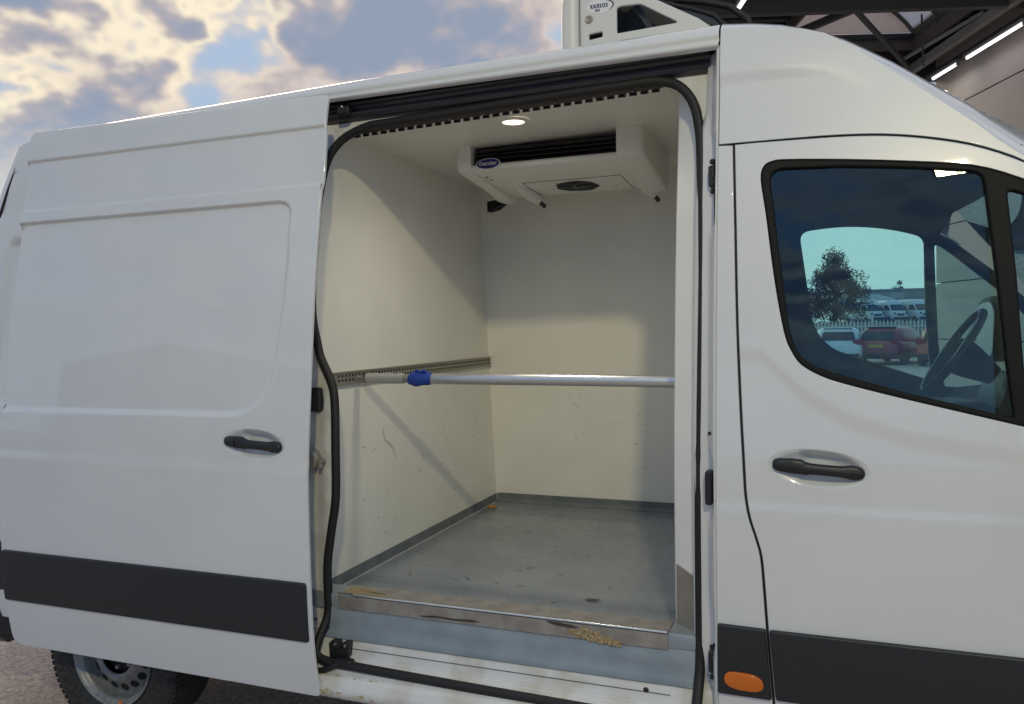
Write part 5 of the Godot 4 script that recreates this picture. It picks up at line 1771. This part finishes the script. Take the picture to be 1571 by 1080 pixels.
	bar.call("purlin", H(2.30, 5.52, 7.6), H(2.30, 5.52, 12.0), 0.08, M.truss_paint, 0.16)
	bar.call("drop_rod", H(4.62, 5.15, 9.62), H(4.64, 4.55, 9.62), 0.02, M.truss_paint)
	ms = Mesher.new()   # lamp conduit under the eaves
	ms.box(H(5.82, 5.10, 10.2), Vector3(0.10, 0.06, 3.9), 0.01, hb)
	put(hall, "cable_tray", ms, M.truss_paint)
	ms = Mesher.new()
	for u in [7.5, 12.05]:
		ms.box(H(6.24, 2.8, u), Vector3(0.16, 5.8, 0.16), 0.01, hb)
		ms.box(H(1.05, 2.85, u), Vector3(0.14, 5.7, 0.14), 0.01, hb) if u > 12 else null
	put(hall, "column", ms, M.truss_paint)
	# tubes
	var spots := [[5.74, 4.99, 11.62, 10.98, "white glowing tube lamp lower end of the row beside the hall wall"], [5.74, 4.99, 10.74, 9.54, "longest white glowing tube lamp under the hall eaves by the wall"], [2.32, 4.99, 8.92, 7.72, "white glowing tube lamp showing just above the van's cab roof"]]
	for s in spots:
		var ln: float = s[2] - s[3]
		var mid := H(s[0], s[1], (s[2] + s[3]) / 2)
		var t := thing("tube_lamp", mid, deg_to_rad(19.95), s[4], "tube lamp", "fluorescent tubes under the hall roof")
		ms = Mesher.new()
		ms.box(mid + Vector3(0, 0.035, 0), Vector3(0.075, 0.04, ln + 0.06), 0.008, hb)
		for e in [-1.0, 1.0]: ms.box(mid + hb * Vector3(0, 0.0, e * (ln / 2 + 0.015)), Vector3(0.04, 0.05, 0.03), 0.004, hb)
		put(t, "fitting", ms, M.beam_galvanised)
		ms = Mesher.new()
		ms.tube([mid + hb * Vector3(0, 0, -ln / 2), mid + hb * Vector3(0, 0, ln / 2)], 0.020, 12)
		put(t, "glowing_tube", ms, M.tube_glow)
		var al := AreaLight3D.new()
		al.name = "tube_light"
		al.area_size = Vector2(ln, 0.04)
		al.light_energy = 0.12
		al.light_color = Color(1.0, 0.98, 0.98)
		al.shadow_enabled = true
		add_child(al, true)
		al.look_at_from_position(mid + Vector3(0, -0.03, 0), mid + Vector3(0, -1, 0), hb * Vector3(1, 0, 0))
	# the floodlight that throws the shadows into the load space: on a mast behind the viewer
	var fp := Vector3(1.0, 4.7, 4.5)
	var aim := Vector3(-0.7, 1.0, -0.5)
	var f := thing("floodlight", Vector3(1.35, G, 5.0), 0.0, "grey mast floodlight behind the viewer throwing warm light into the van", "floodlight")
	ms = Mesher.new()
	ms.tube([Vector3(1.35, G, 5.0), Vector3(1.35, 2.4, 5.0), Vector3(1.35, 5.0, 5.0)], [0.09, 0.075, 0.055], 14)
	ms.tube([Vector3(1.35, 4.85, 5.0), fp + (fp - aim).normalized() * 0.10], 0.025, 8)
	put(f, "mast", ms, M.beam_galvanised)
	var fb := Basis.looking_at(aim - fp)
	ms = Mesher.new()
	ms.box(fp + fb * Vector3(0, 0, 0.075), Vector3(0.31, 0.26, 0.13), 0.02, fb)
	put(f, "head", ms, M.trim_plastic)
	ms = Mesher.new()
	ms.box(fp + fb * Vector3(0, 0, 0.005), Vector3(0.24, 0.20, 0.01), 0.0, fb)
	put(f, "lit_lamp_face", ms, M.flood_glow)
	var al := AreaLight3D.new()
	al.name = "floodlight_beam"
	al.area_size = Vector2(0.24, 0.20)
	al.light_energy = 11.3
	al.light_color = lin(1.0, 0.87, 0.49)
	al.shadow_enabled = true
	add_child(al)
	al.look_at_from_position(fp + fb * Vector3(0, 0, -0.03), aim)

func hatchback(at: Vector3, turn: float, paint: Material, label: String, dark_top: bool, plate := true):
	# a small hatchback seen from behind: x across, z towards its tail
	var car := thing("parked_car", at, turn, label, "car", "cars parked before the fence")
	var hull := Mesher.new()
	var rows := []
	for q in [[2.02, 0.60, 0.42, 0.56], [2.00, 0.74, 0.34, 0.72], [1.92, 0.82, 0.28, 0.93], [1.70, 0.865, 0.22, 0.97], [0.8, 0.88, 0.20, 0.96], [-0.5, 0.88, 0.20, 0.93], [-1.3, 0.86, 0.22, 0.86], [-1.75, 0.78, 0.25, 0.74], [-1.95, 0.58, 0.35, 0.58]]:
		var row := []
		for j in 21:
			var an := TAU * j / 20.0
			var c := cos(an)
			var s := sin(an)
			row.append(Vector3(q[1] * signf(c) * pow(absf(c), 0.35), lerpf(q[2], q[3], 0.5 + 0.5 * signf(s) * pow(absf(s), 0.45)), q[0]))
		rows.append(row)
	hull.sheet(rows)
	for e in [0, rows.size() - 1]: hull.hint_face(rows[e].slice(0, 20), Vector3(0, 0, 1 if e == 0 else -1))
	car_part(car, "body", hull, paint)
	var cabin := Mesher.new()
	rows = []
	for q in [[0.90, 1.0, 1.86, -1.10], [1.05, 0.86, 1.84, -0.86], [1.25, 0.80, 1.72, -0.50], [1.38, 0.72, 1.58, -0.20], [1.44, 0.60, 1.42, 0.02], [1.455, 0.35, 1.2, 0.3]]:
		var row := []
		for j in 25:
			var an := TAU * j / 24.0
			var c := cos(an)
			var s := sin(an)
			row.append(Vector3(minf(q[1], 0.84) * signf(c) * pow(absf(c), 0.4), q[0], lerpf(q[3], q[2], 0.5 + 0.5 * signf(s) * pow(absf(s), 0.5))))
		rows.append(row)
	cabin.sheet(rows, true)
	cabin.hint_face(rows[-1].slice(0, 24), Vector3.UP)
	car_part(car, "cabin", cabin, paint)
	# rear window and side windows, proud of the cabin by a little
	var g := Mesher.new()
	var pane := fillet(V([-0.62, 0.0, 0.62, 0.0, 0.54, 0.34, -0.54, 0.34]), 0.06, 4)
	g.prism(pane, Vector3(0, 0.99, 1.895), Basis(Vector3.RIGHT, Vector3(0, 0.90, -0.43).normalized(), Vector3(0, 0.43, 0.90).normalized()), 0.06, 0.008)
	car_part(car, "rear_window", g, M.car_glass)
	for s in [-1.0, 1.0]:
		g = Mesher.new()
		var sw := fillet(V([1.40, 0.98, 0.55, 0.96, 0.50, 1.34, 0.95, 1.32]), 0.05, 3)
		g.prism(sw, Vector3(s * 0.875, 0, 0), Basis(Vector3(0, 0, 1), Vector3(-s * 0.18, 1, 0).normalized(), Vector3(s, 0.18, 0).normalized()), 0.03, 0.005)
		g.prism(fillet(V([0.48, 0.96, -0.62, 0.94, -0.30, 1.22, 0.42, 1.34]), 0.05, 3), Vector3(s * 0.875, 0, 0), Basis(Vector3(0, 0, 1), Vector3(-s * 0.18, 1, 0).normalized(), Vector3(s, 0.18, 0).normalized()), 0.03, 0.005)
		car_part(car, "side_window", g, M.car_glass)
		g = Mesher.new()
		g.prism(smooth_closed(V([s * 0.84, 0.80, s * 0.60, 0.83, s * 0.50, 0.92, s * 0.62, 0.99, s * 0.82, 1.02]), 3), Vector3(0, 0, 1.965), Basis.IDENTITY, 0.10, 0.01)
		car_part(car, "tail_lamp", g, M.tail_red)
		g = Mesher.new()
		g.box(Vector3(s * 0.94, 1.0, -0.55), Vector3(0.16, 0.12, 0.08), 0.03)
		car_part(car, "door_mirror", g, paint)
	g = Mesher.new()
	g.box(Vector3(0, 0.72, 2.0), Vector3(0.52, 0.11, 0.04), 0.005)
	if plate: car_part(car, "number_plate", g, M.plate_yellow)
	g = Mesher.new()
	g.box(Vector3(0, 0.40, 1.98), Vector3(1.5, 0.16, 0.12), 0.04)
	car_part(car, "rear_bumper", g, M.trim_plastic)
	g = Mesher.new()
	g.box(Vector3(0, 1.445, 1.46), Vector3(1.06, 0.035, 0.24), 0.012)
	car_part(car, "spoiler", g, M.black_plastic if dark_top else paint)
	for s in [-1.0, 1.0]:
		for z in [1.30, -1.25]:
			g = Mesher.new()
			g.lathe([Vector2(0.0, 0.0), Vector2(0.18, -0.01), Vector2(0.20, 0.0), Vector2(0.30, 0.0), Vector2(0.315, -0.03), Vector2(0.315, -0.17), Vector2(0.2, -0.19)], Vector3(s * 0.885, 0.315, z), Vector3(s, 0, 0), 24)
			car_part(car, "wheel", g, M.tyre)
func car_part(car: Node3D, called: String, ms: Mesher, m: Material):
	put_mesh(car, called, ms.mesh(m), true)

func coach_van(at: Vector3, turn: float, label: String, tall: float):
	# a white delivery van seen from the front over the fence: z towards its nose
	var o := thing("parked_van", at, turn, label, "van", "white vans beyond the fence")
	var ms := Mesher.new()
	var rows := []
	for q in [[2.6, 0.75, 0.35, 0.75], [2.5, 0.90, 0.30, 1.15], [2.05, 0.95, 0.28, 1.30], [1.55, 0.97, 0.28, 2.05], [1.25, 0.97, 0.28, tall - 0.12], [0.9, 0.98, 0.28, tall], [-2.7, 0.98, 0.28, tall], [-2.8, 0.94, 0.30, tall - 0.08]]:
		var row := []
		for j in 29:
			var an := TAU * j / 28.0
			var c := cos(an)
			var s := sin(an)
			row.append(Vector3(q[1] * signf(c) * pow(absf(c), 0.3), lerpf(q[2], q[3], 0.5 + 0.5 * signf(s) * pow(absf(s), 0.35)), q[0]))
		rows.append(row)
	ms.sheet(rows)
	for e in [0, rows.size() - 1]: ms.hint_face(rows[e].slice(0, 28), Vector3(0, 0, 1 if e == 0 else -1))
	car_part(o, "body", ms, M.car_white)
	ms = Mesher.new()
	ms.prism(fillet(V([-0.80, 0.0, 0.80, 0.0, 0.70, 0.80, -0.70, 0.80]), 0.08, 3), Vector3(0, 1.36, 2.10), Basis(Vector3.RIGHT, Vector3(0, 0.82, -0.57).normalized(), Vector3(0, 0.57, 0.82).normalized()), 0.06, 0.01)
	car_part(o, "windscreen", ms, M.car_glass)
	ms = Mesher.new()
	ms.box(Vector3(0, 0.86, 2.60), Vector3(0.9, 0.24, 0.06), 0.02)
	ms.box(Vector3(0, 0.46, 2.58), Vector3(1.7, 0.24, 0.14), 0.05)
	car_part(o, "grille", ms, M.trim_plastic)
	for s in [-1.0, 1.0]:
		ms = Mesher.new()
		ms.box(Vector3(s * 0.70, 0.98, 2.50), Vector3(0.30, 0.26, 0.12), 0.05)
		car_part(o, "headlight", ms, M.car_glass)
		ms = Mesher.new()
		ms.box(Vector3(s * 1.10, 1.55, 1.75), Vector3(0.18, 0.34, 0.12), 0.04)
		car_part(o, "door_mirror", ms, M.black_plastic)
		ms = Mesher.new()
		ms.prism(V([2.0, 1.36, 0.95, 1.36, 0.95, 1.95, 1.60, 1.95]), Vector3(s * 0.985, 0, 0), Basis(Vector3(0, 0, 1), Vector3.UP, Vector3(s, 0, 0)), 0.03, 0.0)
		car_part(o, "side_window", ms, M.car_glass)
		for z in [1.75, -1.8]:
			ms = Mesher.new()
			ms.lathe([Vector2(0.0, 0.0), Vector2(0.20, -0.01), Vector2(0.33, 0.0), Vector2(0.345, -0.03), Vector2(0.345, -0.2)], Vector3(s * 0.99, 0.345, z), Vector3(s, 0, 0), 20)
			car_part(o, "wheel", ms, M.tyre)

func tree(at: Vector3, height: float, radius: float, seed_: int, label: String, leaves := 230):
	var t := thing("broadleaf_tree", at, 0.0, label, "tree")
	var rng := RandomNumberGenerator.new()
	rng.seed = seed_
	var wood := Mesher.new()
	var crown_c := Vector3(0, height * 0.50, 0)
	wood.tube([Vector3.ZERO, Vector3(0.05, height * 0.25, 0), Vector3(0.0, height * 0.5, 0.05), Vector3(0.1, height * 0.85, 0)], [radius * 0.10, radius * 0.075, radius * 0.05, 0.02], 9)
	var clumps := []
	for i in 62:
		var d := Vector3(rng.randfn(), rng.randfn(), rng.randfn()).normalized()
		var h := d.y * 0.5 + 0.5
		var wide := keyed([0.0, 0.25, 0.5, 0.8, 1.0], [1.05, 1.05, 0.85, 0.55, 0.2], h)
		var p := crown_c + Vector3(d.x * radius * wide, d.y * height * 0.44, d.z * radius * wide) * rng.randf_range(0.60, 1.08)
		clumps.append([p, radius * rng.randf_range(0.16, 0.40)])
		if i % 3 == 0:
			var s := Vector3(0, height * rng.randf_range(0.22, 0.55), 0)
			wood.tube([s, s.lerp(p, 0.5) + Vector3(0, -0.1, 0), p], [radius * 0.035, radius * 0.022, 0.01], 5)
	for i in 14: clumps.append([crown_c + Vector3(rng.randf_range(-0.5, 0.5) * radius, rng.randf_range(-0.3, 0.3) * height, rng.randf_range(-0.5, 0.5) * radius), radius * 0.38])
	car_part(t, "trunk", wood, M.bark)
	var v := PackedVector3Array()
	var n := PackedVector3Array()
	var c := PackedColorArray()
	for k in clumps:
		var tone := rng.randf_range(0.75, 1.25)
		for i in leaves:
			var d := Vector3(rng.randfn(), rng.randfn() * 0.8, rng.randfn()).normalized()
			var p: Vector3 = k[0] + d * float(k[1]) * pow(rng.randf(), 0.4)
			var nn := Vector3(rng.randfn(), rng.randfn() + 0.5, rng.randfn()).normalized()
			var a := nn.cross(Vector3(rng.randfn(), rng.randfn(), rng.randfn())).normalized()
			var b := nn.cross(a)
			var s := radius * rng.randf_range(0.022, 0.044)
			var col := Color(0.06 * tone, 0.10 * tone, 0.045 * tone).lerp(Color(0.10, 0.085, 0.03), rng.randf() * 0.3)
			for q in [a * s, b * s * 0.55, -a * s, a * s, -a * s, -b * s * 0.55]:
				v.append(p + q); n.append(nn); c.append(col)
	var arr := []
	arr.resize(Mesh.ARRAY_MAX)
	arr[Mesh.ARRAY_VERTEX] = v; arr[Mesh.ARRAY_NORMAL] = n; arr[Mesh.ARRAY_COLOR] = c
	var me := ArrayMesh.new()
	me.add_surface_from_arrays(Mesh.PRIMITIVE_TRIANGLES, arr)
	me.surface_set_material(0, M.leaves)
	put_mesh(t, "crown", me, true)

func build_yard():
	hatchback(Vector3(0.46, G, -33.0), 0.0, M.car_white, "white hatchback with its rear window facing the palisade yard, left of the red car", false, false)
	hatchback(Vector3(2.62, G, -33.4), -0.42, M.car_red, "dark red hatchback with yellow plate parked beside the white hatchback", true)
	hatchback(Vector3(4.55, G, -32.2), -0.35, M.car_orange_red, "bright red car half hidden by the cab window pillar", false)
	# raised ground beyond the fence, a bare earth bank in front
	var bank := Mesher.new()
	bank.profile_x([Vector2(-42.5, G - 0.05), Vector2(-44.5, 1.15), Vector2(-46.0, 1.45), Vector2(-150.0, 1.5)], -60.0, 60.0, true)
	tag(put(self, "earth_bank", bank, M.earth), "low bank of bare brown earth beyond the palisade fence", "bank", "", "structure")
	coach_van(Vector3(4.25, 1.47, -101.0), 0.55, "white van on the bank next to the big tree, leftmost of its row", 2.62)
	coach_van(Vector3(6.75, 1.47, -101.5), 0.5, "white van on the bank in the middle of its row", 2.55)
	coach_van(Vector3(9.2, 1.47, -101.8), 0.6, "white van on the bank right of the middle one", 2.60)
	coach_van(Vector3(11.6, 1.47, -102.2), 0.5, "white van on the bank showing at the cab window's right edge", 2.58)
	# a long white trailer with a rounded roof behind them
	var tr := thing("horse_trailer", Vector3(4.9, 1.48, -112.0), 0.0, "long white trailer with a rounded roof behind the parked vans", "trailer")
	var ms := Mesher.new()
	var prof := V([-3.9, 0.6, 3.9, 0.6, 3.9, 2.5, 2.8, 3.15, 1.3, 3.5, -0.8, 3.55, -2.6, 3.25, -3.9, 2.5])
	ms.prism(fillet(prof, 0.2, 4), Vector3(0, 0, 1.2), Basis.IDENTITY, 2.4, 0.06)
	car_part(tr, "body", ms, M.car_white)
	for x in [-1.2, 0.1]:
		ms = Mesher.new()
		ms.lathe([Vector2(0, 0), Vector2(0.2, -0.01), Vector2(0.34, 0), Vector2(0.36, -0.04), Vector2(0.36, -0.2)], Vector3(x, 0.36, 1.18), Vector3(0, 0, 1), 20)
		car_part(tr, "wheel", ms, M.tyre)
	ms = Mesher.new()
	ms.box(Vector3(-2.2, 1.9, 1.21), Vector3(1.1, 0.5, 0.03), 0.01)
	car_part(tr, "side_window", ms, M.car_glass)
	# palisade fence
	var fz := -38.0
	var f := thing("palisade_fence", Vector3(2.0, G, fz), 0.0, "pale steel palisade fence behind the parked cars", "fence")
	ms = Mesher.new()
	ms.prism(V([-0.034, 0.05, 0.034, 0.05, 0.034, 1.66, 0.0, 1.75, -0.034, 1.66]), Vector3(0, 0, 0.03), Basis.IDENTITY, 0.012, 0.0)
	var pale := ms.mesh(M.palisade)
	for k in 66:
		var o := put_mesh(f, "pale", pale, true)
		o.position = Vector3(-5.1 + k * 0.155, 0, 0)
	for y in [0.35, 1.45]:
		ms = Mesher.new()
		ms.box(Vector3(0, y, 0), Vector3(10.4, 0.05, 0.045), 0.0)
		car_part(f, "rail", ms, M.palisade)
	for k in 5:
		ms = Mesher.new()
		ms.box(Vector3(-5.1 + k * 2.55, 0.95, -0.05), Vector3(0.10, 1.9, 0.06), 0.005)
		car_part(f, "post", ms, M.palisade)
	tree(Vector3(0.82, 1.45, -78), 6.3, 2.85, 5, "big dark broadleaf tree standing beyond the parked vans")
	tree(Vector3(13.3, G, -170), 9.4, 3.0, 9, "small far tree topping the grey warehouse roof")
	# far warehouse with its blue band
	var w := thing("warehouse", Vector3(11.5, G, -155), 0.0, "long low grey warehouse with a blue band far beyond the fence", "warehouse")
	ms = Mesher.new()
	ms.box(Vector3(6, 3.55, -8), Vector3(26, 7.1, 16), 0.05)
	car_part(w, "wall", ms, M.shed_grey)
	ms = Mesher.new()
	ms.box(Vector3(6, 7.2, -8), Vector3(26.4, 0.25, 16.4), 0.05)
	car_part(w, "roof_edge", ms, M.shed_light)
	for q in [[-4.0, 3.2], [0.4, 2.2]]:
		ms = Mesher.new()
		ms.box(Vector3(q[0], 3.4, 0.04), Vector3(q[1], 6.6, 0.1), 0.01)
		car_part(w, "pale_cladding", ms, M.shed_light)
	ms = Mesher.new()
	ms.box(Vector3(7.0, 4.75, 0.12), Vector3(14.5, 1.5, 0.2), 0.02)
	car_part(w, "blue_band", ms, M.shed_blue)
	ms = Mesher.new()
	ms.box(Vector3(7.0, 1.2, 0.1), Vector3(3.4, 2.4, 0.1), 0.02)
	car_part(w, "dock_door", ms, M.trim_plastic)
	for q in [[-78.0, 52.0, 10.5, 4.2, 61, "round topped tree across the yard farthest from the grey shed"], [-66.0, 55.0, 8.5, 3.8, 62, "lower tree across the yard in the middle of three"], [-55.0, 53.0, 9.5, 3.4, 63, "narrow tree across the yard nearest the grey shed"]]:
		tree(Vector3(q[0], G, q[1]), q[2], q[3], q[4], q[5], 70)
	# the grey shed across the yard, behind the viewer, that the flank mirrors
	var s := thing("storage_shed", Vector3(-36, G, 42), 0.0, "grey metal storage shed across the yard facing the van's open side", "shed")
	ms = Mesher.new()
	ms.prism(V([-8, 0, 8, 0, 8, 7.6, 0, 8.8, -8, 7.6]), Vector3(0, 0, 8), Basis.IDENTITY, 16.0, 0.03)
	car_part(s, "wall", ms, M.shed_grey)
	ms = Mesher.new()
	ms.box(Vector3(2.0, 2.2, -8.05), Vector3(4.0, 4.4, 0.12), 0.02)
	car_part(s, "roller_door", ms, M.shed_light)

func _ready():
	materials()
	camera_sky_light()
	build_ground()
	build_van()
	wheel(Vector3(-2.765, G + 0.345, -0.085), 1.0)
	build_load_space()
	build_evaporator()
	build_roof_unit()
	build_cab_inside()
	build_load_bar()
	build_hall()
	build_yard()
